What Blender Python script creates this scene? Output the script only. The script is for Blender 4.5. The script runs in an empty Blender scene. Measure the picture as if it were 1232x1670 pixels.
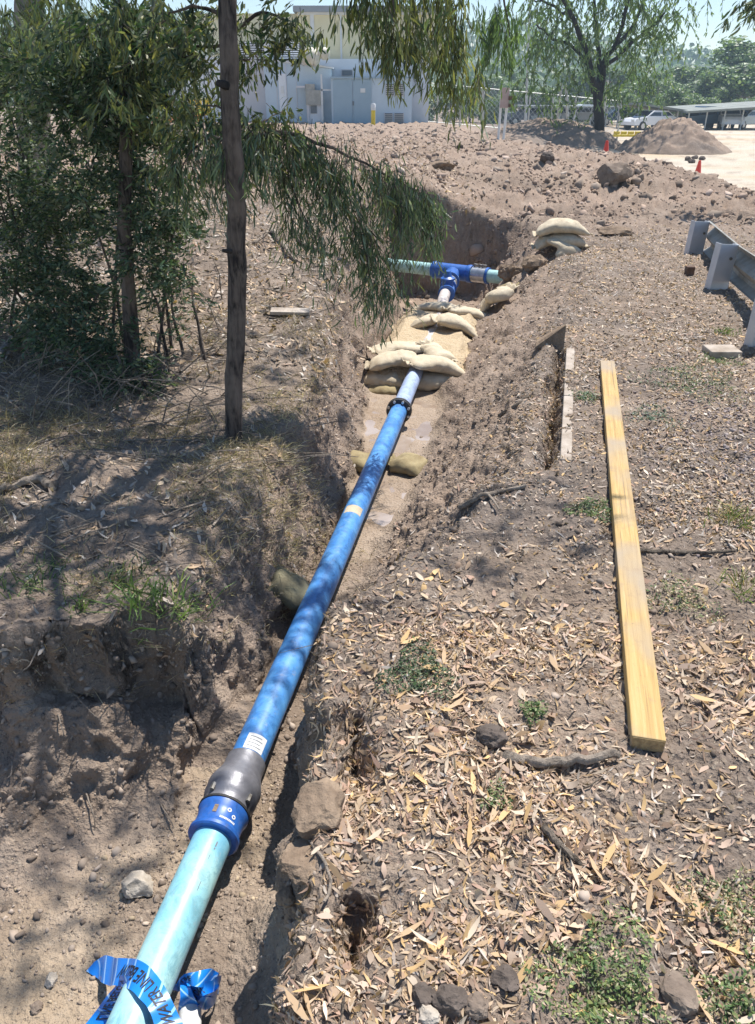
import bpy, math, random
import numpy as np
from mathutils import Vector, Matrix
R = math.radians
random.seed(7); rng = np.random.default_rng(11)
scene = bpy.context.scene
col = scene.collection

# ------------------------------------------------------------------ camera, sky, sun, exposure
CAMZ = 1.6; PITCH = R(28.8); F = 1247.0; UC, VC = 616.0, 835.0
cp, sp = math.cos(PITCH), math.sin(PITCH)
cam_d = bpy.data.cameras.new('camera'); cam = bpy.data.objects.new('camera', cam_d); col.objects.link(cam)
cam.location = (0, 0, CAMZ); cam.rotation_euler = (R(90) - PITCH, 0, 0)
cam_d.sensor_fit = 'VERTICAL'; cam_d.sensor_height = 36; cam_d.lens = F / 1670 * 36
cam_d.clip_start = 0.05; cam_d.clip_end = 6000
scene.camera = cam
SUNV = Vector((0.28, 0.40, 1.0)).normalized()
world = bpy.data.worlds.new('World'); scene.world = world; world.use_nodes = True
wn = world.node_tree.nodes; wl = world.node_tree.links; wn.clear()
wo = wn.new('ShaderNodeOutputWorld'); bg = wn.new('ShaderNodeBackground'); sky = wn.new('ShaderNodeTexSky')
sky.sky_type = 'NISHITA'; sky.sun_disc = False
sky.sun_elevation = math.asin(SUNV.z); sky.sun_rotation = math.atan2(SUNV.x, SUNV.y)
sky.air_density = 1.0; sky.dust_density = 0.05; sky.ozone_density = 2.5
bg.inputs['Strength'].default_value = 0.11
wl.new(sky.outputs[0], bg.inputs[0]); wl.new(bg.outputs[0], wo.inputs[0])
sl = bpy.data.lights.new('sun', 'SUN'); sl.energy = 5.0; sl.angle = R(0.53); sl.color = (1.0, 0.95, 0.885)
so = bpy.data.objects.new('sun', sl); col.objects.link(so)
so.rotation_euler = SUNV.to_track_quat('Z', 'Y').to_euler(); so.location = SUNV * 40
scene.view_settings.view_transform = 'Standard'; scene.view_settings.look = 'None'
scene.view_settings.exposure = 0.62; scene.view_settings.gamma = 1.0
scene.view_settings.use_curve_mapping = False
scene.render.engine = 'CYCLES'

# ------------------------------------------------------------------ helpers
def ray(u, v):
    a = (u - UC) / F; b = -(v - VC) / F
    return Vector((a, cp + b * sp, -sp + b * cp))      # y forward, per unit of depth
def PY(u, v, Y):
    r = ray(u, v); t = Y / r.y
    return Vector((r.x * t, Y, CAMZ + r.z * t))
def PZ(u, v, z):
    r = ray(u, v); t = (z - CAMZ) / r.z
    return Vector((r.x * t, r.y * t, z))
def ss(a, b, x):
    t = np.clip((x - a) / (b - a), 0, 1); return t * t * (3 - 2 * t)

def tag(o, label=None, cat=None, group=None, kind=None):
    if label: o['label'] = label
    if cat: o['category'] = cat
    if group: o['group'] = group
    if kind: o['kind'] = kind
    return o
def empty(name, loc=(0, 0, 0), rz=0, label=None, cat=None, group=None):
    o = bpy.data.objects.new(name, None); col.objects.link(o); o.location = loc; o.rotation_euler = (0, 0, rz)
    o.empty_display_size = .1
    return tag(o, label, cat, group)
def copy_tree(o, parent=None):
    c = o.copy(); col.objects.link(c); c.parent = parent
    for ch in list(o.children): copy_tree(ch, c)
    return c

# gradient noise, vectorised
def _h(ix, iy, iz, s):
    n = (ix.astype(np.uint32) * np.uint32(374761393) + iy.astype(np.uint32) * np.uint32(668265263)
         + iz.astype(np.uint32) * np.uint32(2147483647 // 3) + np.uint32((s * 974711) & 0xffffffff))
    n = (n ^ (n >> np.uint32(13))) * np.uint32(1274126177)
    n = n ^ (n >> np.uint32(16))
    return n
def noise3(x, y, z, s=0):
    x, y, z = np.broadcast_arrays(np.asarray(x, float), np.asarray(y, float), np.asarray(z, float))
    xf, yf, zf = np.floor(x), np.floor(y), np.floor(z)
    xi, yi, zi = xf.astype(np.int64), yf.astype(np.int64), zf.astype(np.int64)
    fx, fy, fz = x - xf, y - yf, z - zf
    ux, uy, uz = [f * f * f * (f * (f * 6 - 15) + 10) for f in (fx, fy, fz)]
    out = 0
    for dx in (0, 1):
        for dy in (0, 1):
            for dz in (0, 1):
                h = _h(xi + dx, yi + dy, zi + dz, s)
                gx = (h & np.uint32(1023)).astype(float) / 511.5 - 1
                gy = ((h >> np.uint32(10)) & np.uint32(1023)).astype(float) / 511.5 - 1
                gz = ((h >> np.uint32(20)) & np.uint32(1023)).astype(float) / 511.5 - 1
                d = gx * (fx - dx) + gy * (fy - dy) + gz * (fz - dz)
                w = (ux if dx else 1 - ux) * (uy if dy else 1 - uy) * (uz if dz else 1 - uz)
                out = out + w * d
    return out
def fbm(x, y, z, s=0, oct=3, gain=.5):
    a, f, o = 1.0, 1.0, 0
    for k in range(oct):
        o = o + a * noise3(x * f, y * f, z * f, s + k * 17); a *= gain; f *= 2.03
    return o

def mesh_np(name, V, F_, mat=None, parent=None, smooth=False, colr=None, link=True):
    """V (n,3); F_ list of arrays (m,k) of faces; colr (n,4) point colours"""
    me = bpy.data.meshes.new(name)
    V = np.asarray(V, np.float32)
    if not isinstance(F_, (list, tuple)): F_ = [F_]
    F_ = [np.asarray(f, np.int32) for f in F_ if len(f)]
    me.vertices.add(len(V)); me.vertices.foreach_set('co', V.ravel())
    tot = sum(f.size for f in F_); nf = sum(len(f) for f in F_)
    me.loops.add(tot); me.polygons.add(nf)
    me.loops.foreach_set('vertex_index', np.concatenate([f.ravel() for f in F_]))
    ls = []; c = 0
    for f in F_:
        ls.append(c + np.arange(len(f)) * f.shape[1]); c += f.size
    me.polygons.foreach_set('loop_start', np.concatenate(ls).astype(np.int32))
    me.update(calc_edges=True)
    if smooth: me.polygons.foreach_set('use_smooth', np.ones(nf, bool))
    if colr is not None:
        ca = me.color_attributes.new('Col', 'FLOAT_COLOR', 'POINT')
        ca.data.foreach_set('color', np.asarray(colr, np.float32).ravel())
    if mat: me.materials.append(mat)
    if not link: return me
    o = bpy.data.objects.new(name, me); col.objects.link(o)
    if parent: o.parent = parent
    return o

class MB:
    def __init__(s): s.v = []; s.f = []
    def add(s, vs, fs):
        b = len(s.v); s.v += [tuple(p) for p in vs]; s.f += [tuple(i + b for i in f) for f in fs]; return s
    def box(s, lo, hi, M=None, bev=0.0):
        x0, y0, z0 = lo; x1, y1, z1 = hi
        if bev <= 0:
            vs = [(x0,y0,z0),(x1,y0,z0),(x1,y1,z0),(x0,y1,z0),(x0,y0,z1),(x1,y0,z1),(x1,y1,z1),(x0,y1,z1)]
            fs = [(3,2,1,0),(4,5,6,7),(0,1,5,4),(1,2,6,5),(2,3,7,6),(3,0,4,7)]
        else:
            import bmesh
            bm = bmesh.new(); bmesh.ops.create_cube(bm, size=1)
            for v in bm.verts:
                v.co = Vector(((x0+x1)/2 + v.co.x*(x1-x0), (y0+y1)/2 + v.co.y*(y1-y0), (z0+z1)/2 + v.co.z*(z1-z0)))
            bmesh.ops.bevel(bm, geom=bm.edges[:], offset=bev, segments=2, affect='EDGES', profile=.5)
            bm.verts.index_update()
            vs = [v.co.copy() for v in bm.verts]; fs = [[v.index for v in f.verts] for f in bm.faces]; bm.free()
        if M is not None: vs = [M @ Vector(v) for v in vs]
        return s.add(vs, fs)
    def tube(s, pts, rad, n=10, cap=True, jit=0.0, flat=1.0):
        pts = [Vector(p) for p in pts]; m = len(pts)
        if not hasattr(rad, '__len__'): rad = [rad] * m
        T = [(pts[min(i+1, m-1)] - pts[max(i-1, 0)]).normalized() for i in range(m)]
        ref = Vector((0, 0, 1)) if abs(T[0].z) < .9 else Vector((1, 0, 0))
        N = (ref - T[0] * ref.dot(T[0])).normalized(); vs = []
        for i in range(m):
            N = (N - T[i] * N.dot(T[i])).normalized(); B = T[i].cross(N)
            for k in range(n):
                a = 2 * math.pi * k / n; r = rad[i] * (1 + jit * (random.random() - .5))
                vs.append(pts[i] + (N * math.cos(a) * flat + B * math.sin(a)) * r)
        fs = [(i*n+k, i*n+(k+1) % n, (i+1)*n+(k+1) % n, (i+1)*n+k) for i in range(m-1) for k in range(n)]
        if cap:
            fs.append(tuple(range(n))[::-1]); fs.append(tuple((m-1)*n + k for k in range(n)))
        return s.add(vs, fs)
    def lathe(s, A, D, prof, n=40):
        """profile [(distance along D, radius)]"""
        A = Vector(A); D = Vector(D).normalized()
        return s.tube_fixed([A + D * t for t, r in prof], [r for t, r in prof], D, n)
    def tube_fixed(s, pts, rad, D, n):
        ref = Vector((0, 0, 1)) if abs(D.z) < .9 else Vector((1, 0, 0))
        N = (ref - D * ref.dot(D)).normalized(); B = D.cross(N); m = len(pts); vs = []
        for i in range(m):
            for k in range(n):
                a = 2*math.pi*k/n; vs.append(pts[i] + (N*math.cos(a) + B*math.sin(a)) * rad[i])
        fs = [(i*n+k, i*n+(k+1) % n, (i+1)*n+(k+1) % n, (i+1)*n+k) for i in range(m-1) for k in range(n)]
        fs.append(tuple(range(n))[::-1]); fs.append(tuple((m-1)*n + k for k in range(n)))
        return s.add(vs, fs)
    def build(s, name, mat=None, parent=None, smooth=False, link=True):
        me = bpy.data.meshes.new(name); me.from_pydata(s.v, [], s.f)
        if mat: me.materials.append(mat)
        if smooth:
            me.polygons.foreach_set('use_smooth', [True]*len(me.polygons))
            try: me.set_sharp_from_angle(angle=R(38))
            except Exception: pass
        me.update()
        if not link: return me
        o = bpy.data.objects.new(name, me); col.objects.link(o)
        if parent: o.parent = parent
        return o
def rebase(o, loc):
    """put a single-mesh thing's origin at loc"""
    loc = Vector(loc); o.data.transform(Matrix.Translation(-loc)); o.location = loc; return o

# ------------------------------------------------------------------ materials
def newmat(name):
    m = bpy.data.materials.new(name); m.use_nodes = True
    nt = m.node_tree; b = nt.nodes['Principled BSDF']; return m, nt, b
def N_(nt, t, **k):
    n = nt.nodes.new(t)
    for a, b in k.items(): setattr(n, a, b)
    return n
def ramp(nt, fac, stops):
    r = N_(nt, 'ShaderNodeValToRGB'); e = r.color_ramp.elements
    while len(e) < len(stops): e.new(.5)
    for i, (p, c) in enumerate(stops): e[i].position = p; e[i].color = (*c, 1) if len(c) == 3 else c
    nt.links.new(fac, r.inputs[0]); return r.outputs[0]
def tnoise(nt, scale, detail=4, rough=.6, vec=None, dist=0):
    n = N_(nt, 'ShaderNodeTexNoise'); n.inputs['Scale'].default_value = scale; n.inputs['Detail'].default_value = detail
    n.inputs['Roughness'].default_value = rough; n.inputs['Distortion'].default_value = dist
    if vec: nt.links.new(vec, n.inputs['Vector'])
    return n.outputs['Fac']
def geo_pos(nt): return N_(nt, 'ShaderNodeNewGeometry').outputs['Position']
def objc(nt): return N_(nt, 'ShaderNodeTexCoord').outputs['Object']
def mix(nt, fac, a, b, mode='MIX'):
    m = N_(nt, 'ShaderNodeMix', data_type='RGBA', blend_type=mode)
    for s, v in ((m.inputs[0], fac), (m.inputs[6], a), (m.inputs[7], b)):
        if isinstance(v, (int, float)): s.default_value = v
        elif isinstance(v, tuple): s.default_value = (*v, 1) if len(v) == 3 else v
        else: nt.links.new(v, s)
    return m.outputs[2]
def math_(nt, op, a, b=None, c=None):
    m = N_(nt, 'ShaderNodeMath', operation=op)
    for i, v in enumerate((a, b, c)):
        if v is None: continue
        if isinstance(v, (int, float)): m.inputs[i].default_value = v
        else: nt.links.new(v, m.inputs[i])
    return m.outputs[0]
def bump(nt, b, h, strength=.5, dist=.01):
    n = N_(nt, 'ShaderNodeBump'); n.inputs['Strength'].default_value = strength; n.inputs['Distance'].default_value = dist
    nt.links.new(h, n.inputs['Height']); nt.links.new(n.outputs[0], b.inputs['Normal'])
def simple(name, c1, c2=None, scale=8, rough=.8, metal=0, bs=0, bscale=60, spec=.5, contrast=(.35, .65), rr=0.0):
    m, nt, b = newmat(name); c2 = c2 or tuple(x*.75 for x in c1); v = objc(nt)
    nt.links.new(ramp(nt, tnoise(nt, scale, 5, .65, v), [(contrast[0], c2), (contrast[1], c1)]), b.inputs['Base Color'])
    b.inputs['Roughness'].default_value = rough; b.inputs['Metallic'].default_value = metal
    b.inputs['Specular IOR Level'].default_value = spec
    if rr:
        nt.links.new(math_(nt, 'MULTIPLY_ADD', tnoise(nt, scale*2.3, 4, .6, v), rr, rough - rr/2), b.inputs['Roughness'])
    if bs: bump(nt, b, tnoise(nt, bscale, 4, .6, v), bs, .01)
    return m
def leafmat(name, trans=.35, rough=.55, tint=(1, 1, 1)):
    """colour from the mesh's Col attribute; part of the light passes through the leaf"""
    m, nt, b = newmat(name)
    a = N_(nt, 'ShaderNodeAttribute', attribute_name='Col')
    c = mix(nt, 1.0, a.outputs['Color'], tint, 'MULTIPLY')
    nt.links.new(c, b.inputs['Base Color']); b.inputs['Roughness'].default_value = rough
    b.inputs['Specular IOR Level'].default_value = .35
    if trans:
        t = N_(nt, 'ShaderNodeBsdfTranslucent'); ms = N_(nt, 'ShaderNodeMixShader'); ms.inputs[0].default_value = trans
        nt.links.new(mix(nt, 1.0, c, (1.25, 1.3, .7), 'MULTIPLY'), t.inputs[0])
        out = nt.nodes['Material Output']
        nt.links.new(b.outputs[0], ms.inputs[1]); nt.links.new(t.outputs[0], ms.inputs[2]); nt.links.new(ms.outputs[0], out.inputs[0])
    return m
M = {}
M['foliage'] = leafmat('leaf_green', .38, .45)
M['dryleaf'] = leafmat('leaf_dry', .12, .6)
M['crumb'] = leafmat('soil_crumbs', 0, .95)
M['crumb'].node_tree.nodes['Principled BSDF'].inputs['Specular IOR Level'].default_value = .1
M['grass'] = leafmat('grass_blades', .3, .5)

def bark(name, c1, c2, sz=14):
    m, nt, b = newmat(name); v = objc(nt)
    mp = N_(nt, 'ShaderNodeMapping'); mp.inputs['Scale'].default_value = (1, 1, .18); nt.links.new(v, mp.inputs[0])
    n = tnoise(nt, sz*3, 6, .7, mp.outputs[0], .6); n2 = tnoise(nt, sz*.35, 3, .6, v)
    c = ramp(nt, n, [(.40, c2), (.60, c1)])
    nt.links.new(mix(nt, ramp(nt, n2, [(.47, (0, 0, 0)), (.62, (.55, .55, .55))]), c, tuple(min(1, x*1.7) for x in c1)), b.inputs['Base Color'])
    b.inputs['Roughness'].default_value = .9; b.inputs['Specular IOR Level'].default_value = .2
    bump(nt, b, n, 1.0, .02); return m
M['bark'] = bark('bark_brown', (.15, .12, .10), (.03, .025, .024))
M['bark_dark'] = bark('bark_black', (.035, .03, .028), (.012, .011, .01), 4)
M['bark_grey'] = bark('bark_grey', (.34, .30, .26), (.16, .14, .12), 9)
M['bark_dead'] = bark('dead_wood', (.30, .25, .20), (.13, .105, .085), 20)
M['bark_stick'] = bark('stick_wood', (.20, .165, .13), (.08, .065, .05), 25)

# pipes
def pipemat(name, c1, c2, scuff, rough=.32, sc=5, dirt=.5):
    m, nt, b = newmat(name); v = objc(nt)
    c = ramp(nt, tnoise(nt, sc, 4, .6, v, .4), [(.35, c2), (.65, c1)])
    c = mix(nt, ramp(nt, tnoise(nt, sc*2.6, 6, .75, v, 1.2), [(.47, (0, 0, 0)), (.62, (.7, .7, .7))]), c, tuple(x*.62 for x in c2))
    if 'turquoise' in name:      # blue stain and grime beside the coupling
        sxx = N_(nt, 'ShaderNodeSeparateXYZ'); nt.links.new(v, sxx.inputs[0])
        m1 = ramp(nt, math_(nt, 'ADD', math_(nt, 'MULTIPLY_ADD', sxx.outputs[1], 2.6, 4.12), math_(nt, 'MULTIPLY', tnoise(nt, 7, 5, .7, v, .6), .5)), [(.35, (0, 0, 0)), (.75, (.75, .75, .75))])
        c = mix(nt, m1, c, (.13, .42, .62))
    fine = tnoise(nt, 38, 6, .75, v)
    d = ramp(nt, fine, [(.56, (0, 0, 0)), (.72, (dirt, dirt, dirt))])
    c = mix(nt, d, c, scuff)
    sp_ = ramp(nt, tnoise(nt, 230, 3, .6, v), [(.66, (0, 0, 0)), (.72, (.55, .55, .55))])
    c = mix(nt, sp_, c, (.10, .09, .08))
    nt.links.new(c, b.inputs['Base Color'])
    nt.links.new(math_(nt, 'MULTIPLY_ADD', fine, .35, rough - .1), b.inputs['Roughness'])
    bump(nt, b, fine, .08, .002); return m
M['pale_pipe'] = pipemat('pale_turquoise_pvc', (.45, .70, .66), (.24, .53, .62), (.38, .44, .44), .36, 4.5, .55)
M['cross_pipe'] = pipemat('pale_cross_pvc', (.45, .70, .66), (.36, .60, .60), (.42, .46, .42), .36, 4.5, .5)
M['blue_pipe'] = pipemat('blue_pvc', (.11, .33, .66), (.045, .19, .50), (.30, .34, .42), .34, 7, .6)
M['sky_pipe'] = pipemat('faded_blue_pvc', (.40, .50, .70), (.34, .43, .64), (.45, .42, .38), .4, 5, .5)
M['white_pipe'] = pipemat('dusty_white_pvc', (.62, .58, .56), (.5, .44, .40), (.45, .36, .27), .5, 5, .8)
M['blue_iron'] = pipemat('blue_coated_iron', (.03, .14, .48), (.022, .11, .40), (.16, .17, .20), .35, 9, .4)
M['dark_metal'] = simple('dark_galvanised', (.26, .26, .28), (.16, .16, .18), 12, .42, .35, .15, 40, rr=.2)
M['black_iron'] = simple('black_flange', (.025, .025, .028), (.05, .045, .04), 20, .5, 0, .2)
M['steel'] = simple('clean_steel', (.6, .6, .6), (.42, .42, .42), 20, .35, .8)
M['bolt'] = simple('bolt_steel', (.35, .34, .32), (.18, .16, .13), 30, .5, .7)
M['white_print'] = simple('white_print', (.75, .76, .76), (.62, .62, .6), 60, .6)
M['black_print'] = simple('black_print', (.012, .014, .02), (.02, .02, .03), 60, .5)
M['grey_print'] = simple('grey_print', (.12, .14, .16), (.2, .22, .24), 90, .6)
M['rubber'] = simple('black_rubber', (.015, .015, .015), (.03, .03, .03), 30, .7)

def sandbagmat(name, c1, c2):
    m, nt, b = newmat(name); v = objc(nt)
    c = ramp(nt, tnoise(nt, 9, 5, .65, v), [(.3, c2), (.66, c1)])
    c = mix(nt, ramp(nt, tnoise(nt, 5, 5, .7, v, .4), [(.52, (0, 0, 0)), (.72, (.6, .6, .6))]), c, tuple(x*.5 for x in c2))
    # woven cloth
    w = N_(nt, 'ShaderNodeTexWave', wave_type='BANDS', bands_direction='X'); w.inputs['Scale'].default_value = 150; nt.links.new(v, w.inputs[0])
    w2 = N_(nt, 'ShaderNodeTexWave', wave_type='BANDS', bands_direction='Z'); w2.inputs['Scale'].default_value = 150; nt.links.new(v, w2.inputs[0])
    wv = math_(nt, 'ADD', w.outputs['Fac'], w2.outputs['Fac'])
    h = math_(nt, 'ADD', math_(nt, 'MULTIPLY', wv, .12), tnoise(nt, 22, 4, .6, v))
    nt.links.new(c, b.inputs['Base Color']); b.inputs['Roughness'].default_value = .9
    b.inputs['Specular IOR Level'].default_value = .15; bump(nt, b, h, .6, .012); return m
M['bag'] = sandbagmat('sandbag_cloth', (.68, .59, .44), (.53, .44, .31))
M['bag_wet'] = sandbagmat('muddy_sandbag_cloth', (.42, .35, .20), (.24, .18, .10))
M['bag_green'] = sandbagmat('grimy_sandbag_cloth', (.27, .25, .16), (.14, .12, .08))

def timbermat():
    m, nt, b = newmat('yellow_timber'); v = objc(nt)
    mp = N_(nt, 'ShaderNodeMapping'); mp.inputs['Scale'].default_value = (34, 1.1, 34); nt.links.new(v, mp.inputs[0])
    g = tnoise(nt, 2.2, 6, .7, mp.outputs[0], .5)
    c = ramp(nt, g, [(.3, (.32, .195, .065)), (.5, (.46, .305, .11)), (.7, (.56, .40, .18))])
    mp3 = N_(nt, 'ShaderNodeMapping'); mp3.inputs['Scale'].default_value = (70, .7, 70); nt.links.new(v, mp3.inputs[0])
    c = mix(nt, ramp(nt, tnoise(nt, 1.5, 2, .5, mp3.outputs[0]), [(.33, (.75, .75, .75)), (.38, (0, 0, 0))]), c, (.16, .10, .05))
    # patches where the yellow has worn to grey
    mp2 = N_(nt, 'ShaderNodeMapping'); mp2.inputs['Scale'].default_value = (1.5, .9, 1.5); nt.links.new(v, mp2.inputs[0])
    wr = ramp(nt, tnoise(nt, 2.1, 3, .5, mp2.outputs[0]), [(.46, (0, 0, 0)), (.60, (.85, .85, .85))])
    c = mix(nt, wr, c, (.33, .27, .20))
    c = mix(nt, ramp(nt, tnoise(nt, 9, 5, .7, v), [(.54, (0, 0, 0)), (.70, (.6, .6, .6))]), c, (.30, .21, .13))
    sp_ = ramp(nt, tnoise(nt, 60, 4, .7, v), [(.62, (0, 0, 0)), (.72, (.6, .6, .6))])
    c = mix(nt, sp_, c, (.2, .14, .08))
    nt.links.new(c, b.inputs['Base Color']); b.inputs['Roughness'].default_value = .75; bump(nt, b, g, .5, .004); return m
M['timber'] = timbermat()
M['timber_end'] = simple('timber_end_grain', (.46, .33, .16), (.26, .18, .09), 60, .9, 0, .4, 120)
M['galv'] = simple('galvanised_post', (.60, .62, .66), (.52, .54, .58), 5, .5, .25, .05, 30, rr=.15)
M['galv_rail'] = simple('weathered_rail', (.30, .295, .265), (.19, .18, .155), 6, .6, .1, .1, 40)
M['concrete'] = simple('old_concrete', (.48, .42, .36), (.28, .23, .18), 7, .95, 0, .4, 60, .2)
M['rock'] = simple('grey_brown_rock', (.27, .215, .17), (.15, .115, .09), 9, .95, 0, .8, 40, .15)
M['rock_pale'] = simple('pale_rock', (.52, .47, .40), (.36, .31, .25), 12, .95, 0, .6, 50, .15)
M['rock_dark'] = simple('dark_clod', (.16, .13, .11), (.08, .065, .055), 16, .95, 0, .8, 50, .15)
M['clod'] = simple('earth_clod', (.30, .225, .16), (.17, .125, .09), 12, .97, 0, 1, 45, .1)
M['cone'] = simple('cone_plastic', (.75, .07, .03), (.65, .05, .025), 6, .45)
M['cream'] = simple('cream_cladding', (.78, .71, .48), (.72, .65, .43), 1.5, .8)
M['palewall'] = simple('pale_grey_wall', (.80, .83, .86), (.72, .75, .79), .8, .75)
M['bluewall'] = simple('pale_blue_panel', (.52, .62, .70), (.46, .56, .64), .8, .6)
M['bluedoor'] = simple('grey_blue_door', (.31, .42, .50), (.27, .38, .46), 1.2, .55)
M['greywall'] = simple('warm_grey_wall', (.66, .65, .66), (.58, .57, .59), .7, .8)
M['trim'] = simple('white_trim', (.72, .73, .72), (.64, .65, .64), 2, .6)
M['roofgrey'] = simple('grey_roof_metal', (.30, .33, .36), (.24, .27, .30), 1, .5)
M['louvre'] = simple('grey_louvre', (.17, .19, .21), (.12, .14, .16), 2, .5)
M['darkin'] = simple('dark_interior', (.02, .022, .025), (.03, .03, .035), 2, .8)
M['duct'] = simple('cream_duct', (.66, .62, .5), (.5, .46, .36), 4, .6)
M['boxgrey'] = simple('grey_meter_box', (.42, .41, .37), (.3, .3, .27), 6, .6)
M['yellow'] = simple('yellow_plastic', (.72, .56, .04), (.6, .45, .03), 4, .5)
M['orange'] = simple('orange_mesh', (.75, .25, .08), (.6, .2, .07), 4, .7)
M['fence'] = simple('galvanised_fence', (.55, .57, .56), (.42, .44, .43), 4, .5, .3)
M['carportroof'] = simple('carport_roof', (.22, .24, .21), (.16, .175, .155), .8, .7)
M['board'] = simple('faded_board', (.46, .36, .33), (.36, .27, .25), 5, .8)
M['carwhite'] = simple('white_car_paint', (.72, .73, .74), (.68, .69, .7), 1, .25)
M['carsilver'] = simple('silver_car_paint', (.5, .52, .54), (.46, .48, .5), 1, .25, .3)
M['carblue'] = simple('dark_blue_car_paint', (.045, .09, .15), (.035, .07, .12), 1, .25)
M['cargrey'] = simple('dark_grey_car_paint', (.11, .13, .16), (.09, .1, .13), 1, .25)
M['carglass'] = simple('car_glass', (.02, .03, .04), (.015, .02, .03), 1, .08, spec=.8)
M['tyre'] = simple('tyre', (.02, .02, .02), (.03, .03, .03), 8, .8)
M['lamp'] = simple('lamp_lens', (.7, .7, .68), (.6, .6, .58), 8, .2)
M['stake'] = simple('rusty_stake', (.14, .08, .05), (.08, .045, .03), 20, .85, 0, .3)

# ------------------------------------------------------------------ the ground: one sheet from behind the camera to the horizon
TY  = [-3, .3, 1.0, 1.5, 1.95, 2.12, 2.22, 2.5, 3.0, 3.6, 4.5, 5.5, 6.2, 7.5, 8.5, 9.4, 9.9, 11.2]
XL  = [-.75, -.75, -.78, -.75, -.68, -.62, -.58, -.47, -.35, -.24, -.10, -.06, -.02, .26, .40, .42, .35, .30]
XR  = [-.40, -.32, -.30, -.24, -.27, -.27, -.26, -.20, -.12, .00, .24, .44, .50, .74, .88, 1.10, 1.35, 1.40]
WL  = [.2, .2, .2, .2, .18, .15, .14, .26, .30, .32, .36, .42, .5, .75, .8, .8, .6, .4]
WR  = [.2, .16, .16, .12, .11, .12, .16, .34, .66, .80, .80, .90, 1.1, 1.35, 1.2, .95, .95, .75]
ZF  = [-.57, -.57, -.58, -.59, -.58, -.57, -.57, -.57, -.57, -.575, -.575, -.575, -.575, -.60, -.70, -.85, -.95, -1.0]
def kerbx(y): return np.interp(y, [3.3, 5.4], [.87, 1.36])
def crestx(y): return np.interp(y, [-3, 5, 8, 12, 16.5, 20, 38, 60, 100], [8.5, 7.6, 6.6, 5.4, 4.4, 3.05, 2.4, 2.6, 2.0])
def base_h(x, y):
    n1 = fbm(x*.9, y*.9, 0*x, 3, 2); n2 = fbm(x*3.1, y*3.1, 0*x, 9, 2)
    right = np.interp(y, [-3, 9, 11.5, 13, 16, 20, 40, 70], [0, 0, .0, .30, .42, .44, .20, -.4])
    left = np.interp(y, [-3, 3.9, 6, 8, 12, 20, 40, 70], [0, 0, .15, .35, .5, .5, .22, -.4])
    s = ss(-.5, 1.5, x - .10*y*.5)
    z = left*(1-s) + right*s + .05*n1*ss(1, 4, y) + .02*n2
    # low crest on the right, then the lower yard behind it
    cx = crestx(y) + .35*fbm(x*.5+7, y*.5, 0*x, 21, 2)
    w = .10*y + 1.0
    pad = np.interp(y, [-3, 10, 25, 42, 75, 200], [-.45, -.55, -.75, -.85, -1.2, -1.2])
    d = ss(0, 1, (x - cx) / w)
    z = z*(1-d) + pad*d
    z = z + .05*np.exp(-((x-cx+.1)/.35)**2)*(y > 9)*np.clip(1-(y-25)/15, 0, 1)
    z = np.where(y > 70, -1.2 + 0*z, z)
    # mounds on the left bank
    z = z + .13*np.exp(-((x+1.35)/.55)**2 - ((y-3.1)/.38)**2)
    z = z + .07*np.exp(-((x+.78)/.22)**2 - ((y-3.95)/.25)**2)
    z = z + .06*np.exp(-((x+.75)/.3)**2 - ((y-3.15)/.3)**2)
    z = z + .10*np.exp(-((x+2.2)/.6)**2 - ((y-3.9)/.4)**2)
    # a worn track across the dirt behind the pit
    z = z - .05*np.exp(-((y-14.2-.12*x)/.45)**2)*(x > -1)*(x < 4.5)
    # heaps left of the dark tree
    z = z + .95*np.exp(-((x-9.0)/1.6)**2 - ((y-41)/1.8)**2) + .8*np.exp(-((x-6.6)/1.3)**2 - ((y-38)/2.2)**2)
    return z
def trench_mask(x, y):
    wob = .05*fbm(x*2.3, y*2.3, 0*x, 33, 3) + .035*noise3(x*7, y*7, 0*x, 35)
    wobr = .07*fbm(x*2.1+9, y*2.1, 0*x, 37, 3) + .03*noise3(x*9, y*9, 0*x, 39)
    yy = y + .10*fbm(x*1.8+3, y*1.8, 0*x, 41, 2) + .04*noise3(x*6, y*6, 0*x, 43)
    xl = np.interp(yy, TY, XL) + wob; xr = np.interp(yy, TY, XR) + wobr
    wl_ = np.interp(y, TY, WL); wr_ = np.interp(y, TY, WR)
    a = np.clip((x - (xl - wl_)) / wl_, 0, 1); b = np.clip(((xr + wr_) - x) / wr_, 0, 1)
    a = a*a*(3-2*a); b = np.where(y > 2.3, b**1.15*.55 + .45*b*b*(3-2*b), b*b*(3-2*b))
    ey = 2.24 - .10*np.exp(-((x+.95)/.10)**2) - .20*np.exp(-((x+1.22)/.13)**2) - .10*np.exp(-((x+.66)/.05)**2) + .07*noise3(x*4, 0*x, 0*x+4, 47) + .035*noise3(x*13, y*5, 0*x, 48)
    ty = (ey - y)/.46
    ay = np.interp(ty, [0, .08, .18, .40, .75, 1.0], [0, .52, .66, .76, .93, 1.0])*(1-ss(1.9, 2.3, -x))*(x < .0)
    a = np.maximum(a, ay)
    e = 1 - ss(11.25, 11.52, y + .25*noise3(x*1.3, y*.3, 0*x, 45) + .35*np.maximum(0, x-1.2))
    return a*b*e
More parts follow.
